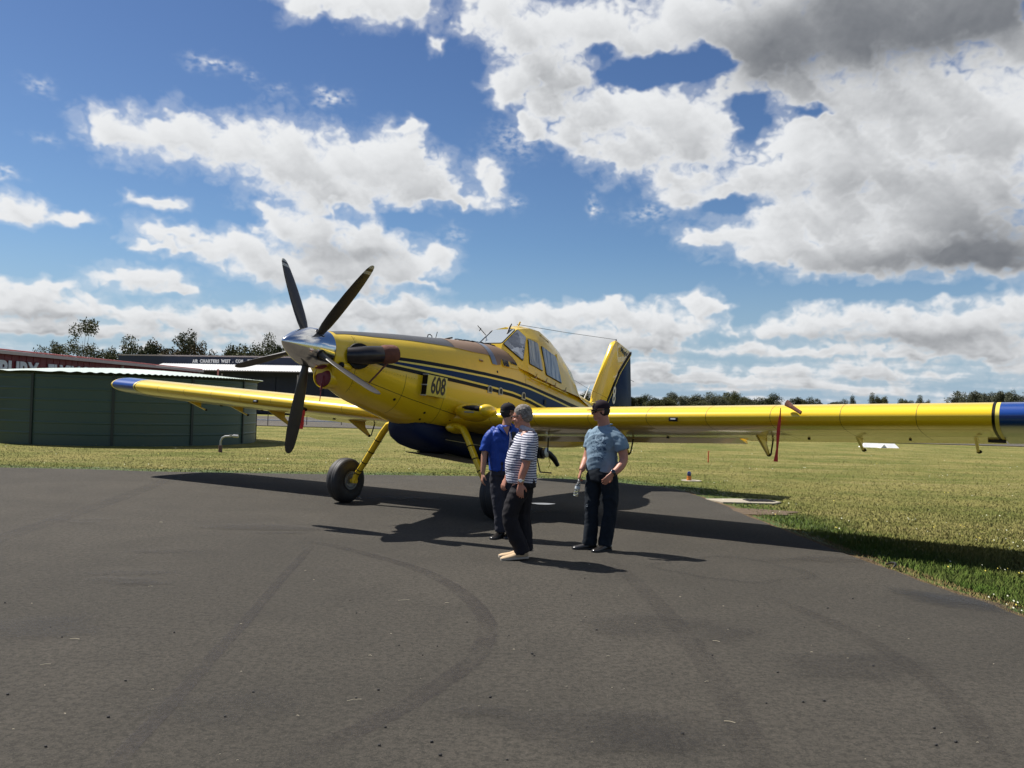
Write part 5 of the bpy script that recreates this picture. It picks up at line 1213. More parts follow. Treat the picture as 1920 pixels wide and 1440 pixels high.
mb.add([Bc, (Bc[0], -Bc[1], Bc[2]), (r0[3][0], -r0[3][1], r0[3][2]), r0[3], r0[4]], [(0, 1, 2, 3), (3, 2, 4)])
mb.add([Bc, (Bc[0], -Bc[1], Bc[2]), (1.58, -.25, 2.80), (1.58, .25, 2.80)], [(0, 1, 2, 3)])
cabin = mb.build('cockpit_cabin', M['yellow'], plane, angle=.35)
def pane(name, m, pts, inset, proud, parent, th=.008, seal=True):
    P_ = [Vector(A(*p)) for p in pts]; c = sum(P_, Vector()) / len(P_); nrm_ = (P_[1] - P_[0]).cross(P_[2] - P_[0]).normalized()
    out = Vector(A(2.8, 0, 2.5)); nrm_ = nrm_ if nrm_.dot(c - out) > 0 else -nrm_
    n = len(P_); Q = []
    for i in range(n):
        a, b, d = P_[i - 1], P_[i], P_[(i + 1) % n]; e1 = (a - b).normalized(); e2 = (d - b).normalized(); bis = (e1 + e2).normalized(); sn = max(.35, e1.cross(bis).length)
        Q.append(b + bis * inset / sn)
    # round the corners
    rr = []
    for i in range(n):
        a, b, d = Q[i - 1], Q[i], Q[(i + 1) % n]; rad = .035
        p0 = b + (a - b).normalized() * rad; p1 = b + (d - b).normalized() * rad
        for t in (0, .33, .66, 1): rr.append(p0 * (1 - t) ** 2 + b * 2 * t * (1 - t) + p1 * t * t)
    if seal:
        m2 = MB(); sc_ = [c + (q - c) * 1.045 for q in rr]; m2.prism([q + nrm_ * (proud - .006) for q in sc_], nrm_ * .008); so = m2.build('window_seal', M['dark_metal'], parent)
    m2 = MB(); m2.prism([q + nrm_ * (proud + .003) for q in rr], nrm_ * th); return m2.build(name, m, parent)
for s in (1, -1):
    g = lambda p: (p[0], s * p[1], p[2])
    pane('quarter_window', M['foil'], [g(Bc), g(Bq), g(r0[2]), g(r0[3])], .014, .018, cabin)
    def sp(X, z):   # point on the flat-ish cabin side
        best = None
        for i in range(len(cabR) - 1):
            for a_, b_ in ((0, 1), (1, 2), (2, 3)):
                for (ra, rb) in ((cabR[i], cabR[i + 1]),):
                    if ra[a_][0] - .03 <= X <= rb[a_][0] + .03:
                        t = (X - ra[a_][0]) / max(.01, rb[a_][0] - ra[a_][0]); lo = Vector(ra[a_]).lerp(Vector(rb[a_]), t); hi = Vector(ra[b_]).lerp(Vector(rb[b_]), t)
                        if lo.z - 1e-3 <= z <= hi.z + 1e-3: u = (z - lo.z) / (hi.z - lo.z); return (X, s * lo.lerp(hi, u).y, z)
        return (X, s * .5, z)
    for j, q4 in enumerate((((2.14, 3.14), (2.44, 3.11), (2.52, 2.62), (2.08, 2.68)), ((2.58, 3.08), (3.15, 2.98), (3.27, 2.50), (2.66, 2.57)))):
        lp = [sp(*q) for q in q4]
        pane('side_window', M['pane'], lp, .0, .012, cabin)
    # door edges, hinges and latches
    for q4 in (((2.10, 3.20), (2.06, 2.50)), ((2.505, 3.19), (2.60, 2.44)), ((3.22, 3.05), (3.42, 2.36))):
        a_, b_ = [Vector(A(*sp(*q))) for q in q4]; m2 = MB(); o_ = Vector((0, -s * .008, 0)); m2.tube([a_ + o_, (a_ + b_) / 2 + o_ * 2.2, b_ + o_], .007, 6); m2.build('door_edge', M['line_yellow'], cabin)
    m2 = AB(); m2.tube([(2.08, s * .60, 2.44), (2.72, s * .605, 2.385)], .010, 6); m2.tube([(2.80, s * .60, 2.38), (3.50, s * .585, 2.32)], .010, 6); m2.build('hinge_rod', M['line_yellow'], cabin)
    for X, z in ((2.25, 2.50), (2.62, 2.47), (2.95, 2.44), (3.35, 2.40)):
        m2 = AB(); m2.box((X, s * .60, z - .04), (.05, .03, .03)); m2.tube([(X, s * .605, z - .04), (X - .01, s * .63, z + .03)], .007, 5); m2.build('latch', M['tan'], cabin)
pane('windscreen', M['windscreen'], [Bc, (Bc[0], -Bc[1], Bc[2]), (r0[3][0], -r0[3][1], r0[3][2]), r0[3]], .022, .006, cabin)
# wiper, mirrors, wire deflector and roof fittings
m2 = AB(); m2.tube([(1.86, .16, 3.19), (1.96, .13, 3.31), (2.02, .13, 3.40)], [.010, .022, .012], 8); m2.tube([(1.84, .17, 3.12), (1.90, .15, 3.24)], .010, 6); m2.build('wiper_motor', M['dark_metal'], cabin)
m2 = AB(); m2.tube([(2.30, .10, 3.42), (2.32, .12, 3.50)], .015, 6); m2.build('roof_light', M['yellow'], cabin)
m2 = AB(); m2.tube([(1.62, -.28, 3.20), (1.66, -.28, 3.26)], .008, 5); m2.tube([(1.82, -.27, 3.16), (1.62, -.33, 3.30)], .007, 5); m2.build('mirror_arm', M['black'], cabin)
m2 = AB(); m2.loft([[(2.75, .16, 3.445), (2.75, .32, 3.33)], [(3.10, .18, 3.375), (3.10, .33, 3.235)]][0:2], cap=False, closed=False); m2.build('roof_pane', M['antiglare'], cabin, recalc=False)
m2 = AB(); m2.tube([(2.40, 0, 3.47), (4.3, 0, 3.675), (6.56, 0, 3.945)], .0045, 5); m2.build('aerial_wire', M['black'], plane)
m2 = AB(); m2.tube([(6.56, 0, 3.90), (6.56, 0, 3.955)], .012, 6); m2.build('wire_post', M['black'], plane)
m2 = AB(); m2.tube([(4.30, .10, 2.78), (4.9, .25, 2.62), (5.4, .6, 2.43)], .003, 5); m2.build('aerial_wire', M['black'], plane)
# hooks and stowed straps on the hopper top
hk = AB(); hk.tube([(-.18, .0, 2.735), (-.17, 0, 2.79), (-.12, 0, 2.805), (-.07, 0, 2.785), (-.06, 0, 2.75)], .008, 6); hk.build('lifting_eye', M['dark_metal'], plane)
hk = AB(); hk.tube([(.03, .0, 2.76), (.06, 0, 2.88)], .006, 5); hk.build('thin_aerial', M['dark_metal'], plane)
hk = AB(); hk.tube([(.28, 0, 2.80), (.36, .02, 2.83), (.42, .04, 2.85)], .014, 6); hk.build('filler_latch', M['dark_metal'], plane)
rngp = random.Random(6)
for j, (ya, yb) in enumerate(((.02, .10), (.10, .20))):
    pts = [(.52 + 1.05 * t, ya + (yb - ya) * t + .012 * math.sin(t * 23 + j), fv('zt', .52 + 1.05 * t) + .018 - 2.2 * (ya + (yb - ya) * t) ** 2 * .5 + .006 * math.sin(t * 31)) for t in [k / 16 for k in range(17)]]
    hk = AB(); hk.tube(pts, .009, 6); sr = hk.build('tie_down_strap', M['dark_metal'], plane)
    for k in (2, 5, 9, 13):
        hk = AB(); hk.box(pts[k], (.05, .03, .02)); hk.build('buckle', M['black'], sr)
# ---- pitot covers with red streamers (they hang from the wings)
def streamer(name, Y, s, label, length, X0, wide, blunt):
    q = wsec(s * Y, [0.0], [])[0]; r_ = empty(name, label=label, cat='pitot cover', group='pitot covers'); r_.matrix_world = PM.copy()
    if blunt:
        m2 = AB(); m2.tube([(q[0] - .02, q[1] + .0, q[2] + .16), (q[0] - .07, q[1] + .09, q[2] + .10), (q[0] - .12, q[1] + .21, q[2] + .03)], [.045, .026, .024], 10, flat=.6); m2.build('cover', M['cloth_brown'], r_)
    else:
        m2 = AB(); m2.tube([(q[0] + .02, q[1], q[2] - .10), (q[0] - .14, q[1], q[2] - .06)], .03, 8); m2.build('cover', M['black'], r_)
    top_ = Vector((q[0] - .06, q[1] - .06 if blunt else q[1], q[2] + (.09 if blunt else -.09))); _l = PM.to_3x3().transposed() @ Vector((0, 0, -1)); dn_ = Vector((_l.x, -_l.y, _l.z))
    pts = [top_ + Vector((.008 * math.sin(i * 1.3), -.006 * i, 0)) + dn_ * length * i / 8 for i in range(9)]
    m2 = AB(); ws_ = [.004, .007, .016, .020, .019, .015, .012, .016, .025] if blunt else [.02, .04, .045, .045, .045, .045, .045, .045, .045]
    m2.loft([[(p.x - w_ * .4, p.y - w_ * wide, p.z), (p.x - w_ * .4 + .004, p.y - w_ * wide, p.z), (p.x + w_ * .4 + .004, p.y + w_ * wide, p.z), (p.x + w_ * .4, p.y + w_ * wide, p.z)] for p, w_ in zip(pts, ws_)]); m2.build('streamer', M['red_flag'], r_)
streamer('pitot_cover', 5.66, 1, 'brown pitot cover with long red streamer under the right hand wing in view', .68, 0, 1.0, True)
streamer('pitot_cover', 2.82, -1, 'black pitot cover with short broad red streamer beside the lowest propeller blade', .36, 0, .9, False)
# ================================================================== people
def skin_hook(c, P, b, nt):
    b.inputs['Subsurface Weight'].default_value = 0.08; b.inputs['Subsurface Radius'].default_value = (.02, .008, .004); return c
M['skin'] = pmat('skin', (0.42, 0.215, 0.135), 0.5, var=.35, vs=14, tint=(0.36, 0.16, 0.10), hook=skin_hook, bump=.0008, bs=120)
M['skin_red'] = pmat('ruddy_skin', (0.44, 0.20, 0.13), 0.5, var=.4, vs=14, tint=(0.40, 0.15, 0.10), hook=skin_hook, bump=.0008, bs=120)
def cloth(name, c, rough=.85, tint=None, **k): return pmat(name, c, rough, var=.5, vs=7, tint=tint or tuple(q * .75 for q in c), bump=.0015, bs=160, spec=.25, **k)
M['polo_blue'] = cloth('royal_blue_polo', (0.011, 0.052, 0.30), .5)
M['trousers_grey'] = cloth('charcoal_trousers', (0.035, 0.035, 0.045))
M['trousers_black'] = cloth('black_trousers', (0.016, 0.014, 0.016))
M['jeans'] = cloth('dark_indigo_jeans', (0.007, 0.011, 0.017), tint=(0.014, 0.020, 0.028))
def stripe_hook(c, P, b, nt):
    s = nt.nodes.new('ShaderNodeSeparateXYZ'); nt.links.new(P, s.inputs[0])
    z = E(s.outputs[2]) + (noise_tex(P, 3.5, 2) - .5) * .035 + E(s.outputs[0]) * .06
    w = E.m('SINE', z * (2 * math.pi / .0265)); return mixc(sstep(w, -.10, .35), (0.60, 0.60, 0.64), (0.055, 0.060, 0.115))
M['polo_striped'] = cloth('striped_polo', (0.7, 0.7, 0.72), hook=stripe_hook)
M['collar_grey'] = cloth('grey_collar', (0.32, 0.32, 0.38))
def print_hook(c, P, b, nt):
    s = nt.nodes.new('ShaderNodeSeparateXYZ'); nt.links.new(P, s.inputs[0]); x, y, z = E(s.outputs[0]), E(s.outputs[1]), E(s.outputs[2])
    w = vmath('ADD', P, vmath('MULTIPLY', noise_tex(P, 9, 3, color=True), (.12, .12, .12)).outputs[0]).outputs[0]
    ln = sstep(E.m('ABSOLUTE', E.m('SINE', noise_tex(w, 7, 3, .6) * 26)), .30, .70)
    dx = (x - .045) / .10; dz = (z - 1.24) / .21; mask = sstep(dx * dx + dz * dz, 1.05, .55) * sstep(y, .05, -.02)
    c = mixc(mask * (1.0 - ln) * .95, c, (0.028, 0.060, 0.11))
    r = E.m('SQRT', (x - .05) * (x - .05) + (z - 1.33) * (z - 1.33)); ring = sstep(E.m('ABSOLUTE', r - .042), .010, .006) * sstep(y, .05, -.02)
    return mixc(ring * .55, c, (0.40, 0.52, 0.62))
M['tshirt'] = cloth('slate_blue_tshirt', (0.185, 0.265, 0.335), hook=print_hook, tint=(0.16, 0.23, 0.29))
M['cap_black'] = cloth('black_cap_cloth', (0.014, 0.012, 0.016)); M['cap_maroon'] = cloth('very_dark_cap_cloth', (0.020, 0.010, 0.016))
M['hair_grey'] = pmat('grey_hair', (0.105, 0.088, 0.072), .8, var=1, vs=45, tint=(0.30, 0.27, 0.24), bump=.006, bs=90)
M['hair_dark'] = pmat('dark_hair', (0.015, 0.011, 0.009), .7, var=.4, vs=40, bump=.004, bs=90)
M['glasses'] = pmat('black_sunglasses', (0.008, 0.008, 0.010), .12, coat=1)
M['shoe_black'] = pmat('black_leather', (0.016, 0.014, 0.013), .28, coat=.4, bump=.001, bs=30)
M['shoe_tan'] = pmat('cream_suede', (0.52, 0.38, 0.23), .9, var=.4, vs=12, tint=(0.40, 0.28, 0.17), bump=.001, bs=90)
M['sole'] = pmat('pale_sole', (0.42, 0.36, 0.28), .8); M['sole_dark'] = pmat('dark_sole', (0.02, 0.02, 0.02), .8)
M['watch_metal'] = pmat('watch_metal', (0.6, 0.57, 0.5), .25, metal=.9); M['watch_black'] = pmat('watch_strap', (0.012, 0.012, 0.013), .5)
def bottle_mat():
    m = bpy.data.materials.new('clear_plastic'); m.use_nodes = True; nt = m.node_tree; b = nt.nodes['Principled BSDF']
    b.inputs['Base Color'].default_value = (.93, .96, .98, 1); b.inputs['Transmission Weight'].default_value = .92; b.inputs['Roughness'].default_value = .06; b.inputs['IOR'].default_value = 1.33
    return m
M['bottle'] = bottle_mat()
def remesh(mb, name, m, parent, voxel, smooth_it=4, wrinkle=0.0, wscale=.12, seed=0, stretch=None):
    """fuses overlapping shapes into one continuous skin"""
    me = bpy.data.meshes.new(name + '_raw'); me.from_pydata(mb.v, [], mb.f); bm = bmesh.new(); bm.from_mesh(me); bmesh.ops.recalc_face_normals(bm, faces=bm.faces); bm.to_mesh(me); bm.free()
    o = bpy.data.objects.new(name + '_raw', me); col.objects.link(o)
    r = o.modifiers.new('r', 'REMESH'); r.mode = 'VOXEL'; r.voxel_size = voxel; r.use_smooth_shade = True
    s = o.modifiers.new('s', 'SMOOTH'); s.iterations = smooth_it; s.factor = .5
    bpy.context.view_layer.update(); dg = bpy.context.evaluated_depsgraph_get()
    nm = bpy.data.meshes.new_from_object(o.evaluated_get(dg)); nm.name = name; bpy.data.objects.remove(o)
    n = len(nm.vertices); co = np.zeros(n * 3, np.float32); nm.vertices.foreach_get('co', co); co = co.reshape(-1, 3)
    if wrinkle > 0:
        no = np.zeros(n * 3, np.float32); nm.vertex_normals.foreach_get('vector', no); no = no.reshape(-1, 3)
        sx, sy, sz = stretch or (1, 1, 1)
        a, b = co[:, 0] * sx + co[:, 1] * sy * .8, co[:, 2] * sz + co[:, 1] * .3
        d = 1 - np.abs(fbm(a / wscale + seed, b / wscale, 4, 200 + seed, .55)) * 2.2
        co = co + no * ((d - .5) * wrinkle)[:, None]
        nm.vertices.foreach_set('co', co.astype(np.float32).ravel()); nm.update()
    for p in nm.polygons: p.use_smooth = True
    nm.materials.clear(); nm.materials.append(m)
    q = bpy.data.objects.new(name, nm); col.objects.link(q)
    if parent is not None: q.parent = parent
    return q
def cat(pts, k=5):
    P_ = [Vector(p) for p in pts]; out = []
    for i in range(len(P_) - 1):
        p0, p1, p2, p3 = P_[max(i - 1, 0)], P_[i], P_[i + 1], P_[min(i + 2, len(P_) - 1)]
        for j in range(k):
            t = j / k; out.append(.5 * ((2 * p1) + (p2 - p0) * t + (2 * p0 - 5 * p1 + 4 * p2 - p3) * t * t + (3 * p1 - p0 - 3 * p2 + p3) * t ** 3))
    return out + [P_[-1]]
def limb(mb, pts, rad, n=14, k=5):
    c = cat(pts, k); m_ = len(c); r = np.interp(np.linspace(0, len(rad) - 1, m_), range(len(rad)), rad); mb.tube(c, list(r), n)
def torso(mb, secs, n=24, e=2.3):
    """secs: (x, y, z, half width, half depth, facing angle); facing 0 looks towards -y"""
    rings = []; k = 5; S = np.array(secs, float); m_ = (len(S) - 1) * k + 1; T = np.stack([np.interp(np.linspace(0, len(S) - 1, m_), range(len(S)), S[:, j]) for j in range(6)], 1)
    for x, y, z, w, d, f in T:
        rg = []
        for q in range(n):
            t = 2 * math.pi * q / n; a = w * math.copysign(abs(math.cos(t)) ** (2 / e), math.cos(t)); b = d * math.copysign(abs(math.sin(t)) ** (2 / e), math.sin(t))
            rg.append((x + a * math.cos(f) - b * math.sin(f), y + a * math.sin(f) + b * math.cos(f), z))
        rings.append(rg)
    mb.loft(rings)
def hand(mb, wrist, dirv, palm_n, side, curl=.35, L=.185, spread=.012):
    """palm and five separate bent fingers; dirv along the hand, palm_n out of the palm, side towards the thumb"""
    d = Vector(dirv).normalized(); nv = Vector(palm_n); nv = (nv - d * nv.dot(d)).normalized(); s = d.cross(nv) * side; w = Vector(wrist)
    def pt(a, b, c): return w + d * a + s * b + nv * c
    mb.loft([[pt(a, b * math.cos(t), c * math.sin(t) + .002) for t in [2 * math.pi * k / 14 for k in range(14)]] for a, b, c in ((-.01, .026, .020), (.02, .032, .017), (.055, .041, .015), (.085, .042, .013), (.095, .036, .010))])
    for i, (off, ln, r) in enumerate(((.030, .070, .0092), (.010, .080, .0095), (-.011, .074, .0090), (-.031, .058, .0080))):
        p = [pt(.070, off, 0)]; ang = 0; pos = pt(.092, off * 1.12, 0); p.append(pos)
        for seg, f in ((.45, 1.0), (.32, 1.1), (.23, .7)):
            ang += curl * f * (1 + .12 * i); pos = pos + (d * math.cos(ang) + nv * math.sin(ang) + s * (off * .35)) * (ln * seg); p.append(pos)
        mb.tube(p, [r, r, r * .95, r * .85, r * .65], 8)
    p = [pt(.018, .020, .004), pt(.045, .048, .014), pt(.070, .060, .026), pt(.092, .060, .036)]; mb.tube(p, [.015, .0125, .0105, .008], 8)
def head(mb, c, f, tilt=0.0, k=1.0):
    """c centre of the skull, f = direction of the face in the ground plane (vector)"""
    fx = Vector((f[0], f[1], -tilt)).normalized(); sd = Vector((0, 0, 1)).cross(fx).normalized(); up = fx.cross(sd)
    Rm = Matrix((sd, fx, up)).transposed(); c = Vector(c)
    def q(s_, f_, u_): return c + (sd * s_ + fx * f_ + up * u_) * k
    mb.ell(q(0, -.012, .028), (.074 * k, .094 * k, .088 * k), 20, 14, Rm)              # skull
    mb.ell(q(0, .022, -.045), (.060 * k, .066 * k, .072 * k), 18, 12, Rm)              # face and jaw
    mb.ell(q(0, .060, -.095), (.026 * k, .022 * k, .020 * k), 10, 8, Rm)               # chin
    mb.ell(q(0, .072, .022), (.050 * k, .020 * k, .014 * k), 12, 8, Rm)                # brow
    mb.tube([q(0, .080, .015), q(0, .096, -.012), q(0, .106, -.030), q(0, .088, -.036)], [.009, .011, .013, .010], 8)   # nose
    mb.ell(q(0, .080, -.062), (.024 * k, .012 * k, .006 * k), 10, 6, Rm); mb.ell(q(0, .078, -.073), (.021 * k, .012 * k, .007 * k), 10, 6, Rm)    # lips
    for s_ in (1, -1):
        mb.ell(q(s_ * .040, .062, -.028), (.022 * k, .020 * k, .018 * k), 10, 8, Rm)   # cheeks
        mb.ell(q(s_ * .076, -.010, -.010), (.008 * k, .018 * k, .031 * k), 10, 8, Rm)  # ears
    return q, Rm
def shoe(name, m, ms, toe, heel, h, w, parent, rise=0.0, k=1.0):
    t, hl = Vector(toe), Vector(heel); d = (t - hl); L = d.length; d.normalize(); s = Vector((-d.y, d.x, 0)).normalized(); up = d.cross(-s) if False else Vector((0, 0, 1)); up = (up - d * up.dot(d)).normalized()
    prof = [(-.02, .55, .60), (.02, .80, .95), (.12, .88, 1.05), (.28, .86, 1.0), (.42, .84, .82), (.58, .95, .62), (.75, 1.0, .50), (.88, .88, .42), (.96, .62, .32), (1.0, .30, .20)]
    rings = []
    for u, ww, hh in prof:
        rings.append([hl + d * (u * L) + s * (math.cos(a) * w / 2 * ww * (1 - .12 * max(0, math.sin(a)))) + up * (h * hh * (.5 + .5 * math.sin(a)) * (1 if math.sin(a) > -.9 else 1)) for a in [2 * math.pi * i / 16 for i in range(16)]])
    mb = MB(); mb.loft(rings); o = mb.build(name, m, parent, angle=1.2)
    rings = []
    for u, ww, hh in prof: rings.append([hl + d * (u * L * 1.01 - .002) + s * (c_ * w / 2 * ww * 1.05) + up * z_ for c_, z_ in ((-1, -.004), (1, -.004), (1, .018), (-1, .018))])
    mb = MB(); mb.loft(rings); mb.build('sole', ms, o, angle=.8); return o
# --------------------------------------------------------------- man in the striped polo shirt (nearest)
def person(loc, label): return empty('person', (loc[0], loc[1], 0), label=label, cat='person')
F2 = Vector((-.93, -.10, 0))
p2 = person((.09, 9.62), 'grey haired man in navy striped polo shirt, black trousers and cream shoes')
mb = MB()
q, Rm = head(mb, (.025, .0, 1.565), (-.92, .38), tilt=.12, k=1.04)
limb(mb, [(.085, 0, 1.36), (.06, 0, 1.46), (.035, 0, 1.53)], [.075, .066, .064])
torso(mb, [(.06, 0, .88, .155, .115, -1.45), (.05, 0, 1.0, .15, .125, -1.45), (.045, 0, 1.12, .15, .13, -1.4), (.065, 0, 1.28, .175, .12, -1.35), (.085, 0, 1.37, .165, .095, -1.35), (.09, 0, 1.42, .08, .07, -1.35)])
limb(mb, [(.12, -.17, 1.34), (.10, -.22, 1.22), (.085, -.235, 1.07), (.045, -.245, .94), (.03, -.24, .85)], [.060, .052, .046, .040, .030])
hand(mb, (.03, -.24, .85), (-.02, .02, -1), (.3, 1, 0), 1, curl=.22)
limb(mb, [(.05, .18, 1.34), (.05, .22, 1.20), (.02, .21, 1.06), (-.08, .12, .93), (-.125, .08, .88)], [.056, .050, .045, .038, .029])
hand(mb, (-.125, .08, .88), (-.35, -.1, -.9), (.7, .5, 0), -1, curl=.45)
for (hx, hy, kx, ky, ax_, ay_) in ((.06, -.085, -.07, -.09, .065, -.07), (.05, .085, .03, .10, .02, .08)): limb(mb, [(hx, hy, .92), (kx, ky, .50), (ax_, ay_, .07)], [.085, .058, .042])
body2 = remesh(mb, 'body', M['skin_red'], p2, .0065)
mb = MB()
torso(mb, [(.045, 0, .845, .185, .165, -1.45), (.035, 0, .95, .180, .170, -1.45), (.03, 0, 1.06, .178, .172, -1.42), (.045, 0, 1.17, .185, .160, -1.38), (.07, 0, 1.28, .195, .142, -1.35), (.09, 0, 1.365, .175, .112, -1.35), (.10, 0, 1.405, .10, .085, -1.35)], e=2.2)
limb(mb, [(.10, -.13, 1.355), (.115, -.19, 1.30), (.105, -.225, 1.20), (.095, -.238, 1.10)], [.078, .082, .076, .078]); limb(mb, [(.06, .14, 1.35), (.06, .19, 1.28), (.05, .215, 1.17), (.03, .215, 1.09)], [.075, .078, .072, .072])
sh2 = remesh(mb, 'polo_shirt', M['polo_striped'], p2, .009, 3, wrinkle=.010, wscale=.2, seed=3)
mb = MB(); mb.loft([[(.085 + (r * math.cos(t)) , r * .92 * math.sin(t), z - .028 * math.cos(t)) for t in [2 * math.pi * k / 20 for k in range(20)]] for r, z in ((.086, 1.41), (.092, 1.445), (.084, 1.462), (.078, 1.45))], cap=False); mb.build('collar', M['collar_grey'], sh2)
mb = MB(); mb.prism([(-.095, .0, 1.40), (-.075, .055, 1.30), (-.085, .04, 1.18), (-.10, -.01, 1.18), (-.085, -.035, 1.34)], (-.012, -.008, 0)); mb.build('button_placket', M['collar_grey'], sh2, bevel=.003)
mb = MB()
torso(mb, [(.06, 0, .96, .165, .135, -1.45), (.06, 0, .88, .17, .142, -1.45), (.06, 0, .80, .172, .140, -1.45)])
limb(mb, [(.06, -.075, .86), (-.01, -.085, .68), (-.07, -.09, .51), (-.045, -.085, .36), (.03, -.075, .18), (.065, -.07, .075)], [.108, .098, .082, .080, .086, .090])
limb(mb, [(.06, .075, .86), (.07, .08, .68), (.06, .09, .48), (.085, .09, .30), (.10, .085, .085)], [.108, .102, .086, .086, .092])
remesh(mb, 'trousers', M['trousers_black'], p2, .010, 3, wrinkle=.022, wscale=.22, seed=7, stretch=(1.2, 1, .6))
shoe('shoe', M['shoe_tan'], M['sole'], (-.165, -.10, .004), (.135, -.06, .03), .088, .105, p2); shoe('shoe', M['shoe_tan'], M['sole'], (-.19, .10, .004), (.10, .085, .006), .085, .10, p2)
mb = MB(); mb.ell(q(0, -.024, .050), (.083, .099, .086), 24, 16, Rm); mb.ell(q(0, -.058, .012), (.077, .070, .080), 18, 12, Rm)
remesh(mb, 'hair', M['hair_grey'], p2, .006, 2, wrinkle=.012, wscale=.03, seed=2)
mb = MB()
for s_ in (1, -1):
    mb.tube([q(s_ * .080, -.01, .008), q(s_ * .078, .05, .010), q(s_ * .055, .090, .008)], .0035, 6)
    mb.ell(q(s_ * .034, .098, -.002), (.026, .005, .019), 12, 8, Rm)
mb.build('sunglasses', M['glasses'], p2)
mb = MB(); mb.lathe([(.036, -.012), (.038, 0), (.036, .012)], (.036, -.243, .885), axis=(.1, .02, 1), n=20); w_ = mb.build('watch', M['watch_metal'], p2); mb = MB(); mb.lathe([(.018, 0), (.018, .010), (.012, .013)], (.030, -.283, .885), axis=(-.1, -1, 0), n=18); mb.build('dial', M['white'], w_)
# --------------------------------------------------------------- man in the blue polo shirt (behind, left)
p1 = person((-.12, 11.16), 'man in bright blue polo shirt and black cap standing behind the striped shirt')
mb = MB(); q, Rm = head(mb, (.085, 0, 1.60), (.80, .42), tilt=.05, k=1.0)
limb(mb, [(.055, 0, 1.38), (.07, 0, 1.46), (.08, 0, 1.55)], [.070, .060, .058])
torso(mb, [(.035, 0, .90, .15, .105, .35), (.04, 0, 1.05, .145, .11, .35), (.04, 0, 1.2, .17, .115, .4), (.045, 0, 1.33, .18, .10, .4), (.05, 0, 1.42, .08, .07, .4)])
limb(mb, [(-.09, -.04, 1.33), (-.165, -.06, 1.25), (-.205, -.06, 1.10), (-.215, -.09, .93), (-.222, -.11, .82)], [.044, .044, .042, .037, .028]); hand(mb, (-.222, -.11, .82), (-.05, -.1, -1), (.8, .3, 0), 1, curl=.35)
limb(mb, [(.21, .10, 1.35), (.25, .12, 1.20), (.26, .12, 1.06), (.24, .0, .93), (.22, -.05, .86)], [.054, .048, .042, .037, .028]); hand(mb, (.22, -.05, .86), (-.1, -.3, -.9), (-.8, .3, 0), -1, curl=.35)
for (hx, hy, kx, ky, ax_, ay_) in ((-.035, 0, -.01, -.05, .035, -.03), (.10, .05, .12, .04, .14, .06)): limb(mb, [(hx, hy, .92), (kx, ky, .50), (ax_, ay_, .07)], [.08, .055, .04])
remesh(mb, 'body', M['skin'], p1, .007)
mb = MB()
torso(mb, [(.035, 0, .855, .185, .140, .35), (.035, 0, 1.0, .180, .145, .35), (.03, 0, 1.14, .185, .145, .38), (.035, 0, 1.26, .196, .138, .4), (.045, 0, 1.34, .185, .120, .4), (.05, 0, 1.39, .150, .100, .4), (.06, 0, 1.435, .085, .078, .4)], e=2.25)
limb(mb, [(-.07, -.03, 1.365), (-.135, -.05, 1.315), (-.180, -.06, 1.22), (-.208, -.065, 1.10)], [.060, .062, .060, .063]); limb(mb, [(.15, .06, 1.36), (.205, .10, 1.30), (.245, .12, 1.12)], [.060, .062, .064])
sh1 = remesh(mb, 'polo_shirt', M['polo_blue'], p1, .009, 3, wrinkle=.022, wscale=.22, seed=12, stretch=(1.4, 1, .6))
mb = MB(); mb.prism([(-.02, -.085, 1.43), (.03, -.125, 1.385), (.075, -.145, 1.30), (.00, -.14, 1.365), (-.05, -.105, 1.41)], (.0, -.012, .012)); mb.prism([(.12, -.055, 1.46), (.14, -.10, 1.40), (.085, -.145, 1.30), (.16, -.10, 1.36), (.17, -.04, 1.43)], (.0, -.012, .012)); mb.build('collar', M['polo_blue'], sh1, bevel=.003)
mb = MB(); mb.prism([(.02, -.128, 1.41), (.105, -.115, 1.43), (.08, -.150, 1.31)], (0, -.006, 0)); mb.build('open_neck', M['skin'], sh1)
mb = MB(); torso(mb, [(.035, 0, .98, .165, .125, .35), (.035, 0, .86, .168, .128, .35), (.035, 0, .80, .17, .125, .35)])
limb(mb, [(-.035, -.02, .86), (-.03, -.03, .66), (-.01, -.05, .48), (.02, -.045, .28), (.035, -.03, .085)], [.098, .094, .080, .078, .080]); limb(mb, [(.10, .04, .86), (.12, .05, .66), (.12, .04, .48), (.13, .05, .28), (.14, .06, .085)], [.098, .094, .080, .076, .078])
remesh(mb, 'trousers', M['trousers_grey'], p1, .010, 3, wrinkle=.020, wscale=.20, seed=17, stretch=(1.3, 1, .6))
shoe('shoe', M['shoe_black'], M['sole_dark'], (-.09, -.22, .004), (.05, .03, .006), .085, .10, p1); shoe('shoe', M['shoe_black'], M['sole_dark'], (.10, -.17, .004), (.15, .12, .006), .085, .10, p1)
mb = MB(); mb.ell(q(0, -.03, .005), (.079, .084, .082), 20, 12, Rm); remesh(mb, 'hair', M['hair_dark'], p1, .008, 2, wrinkle=.006, wscale=.03)
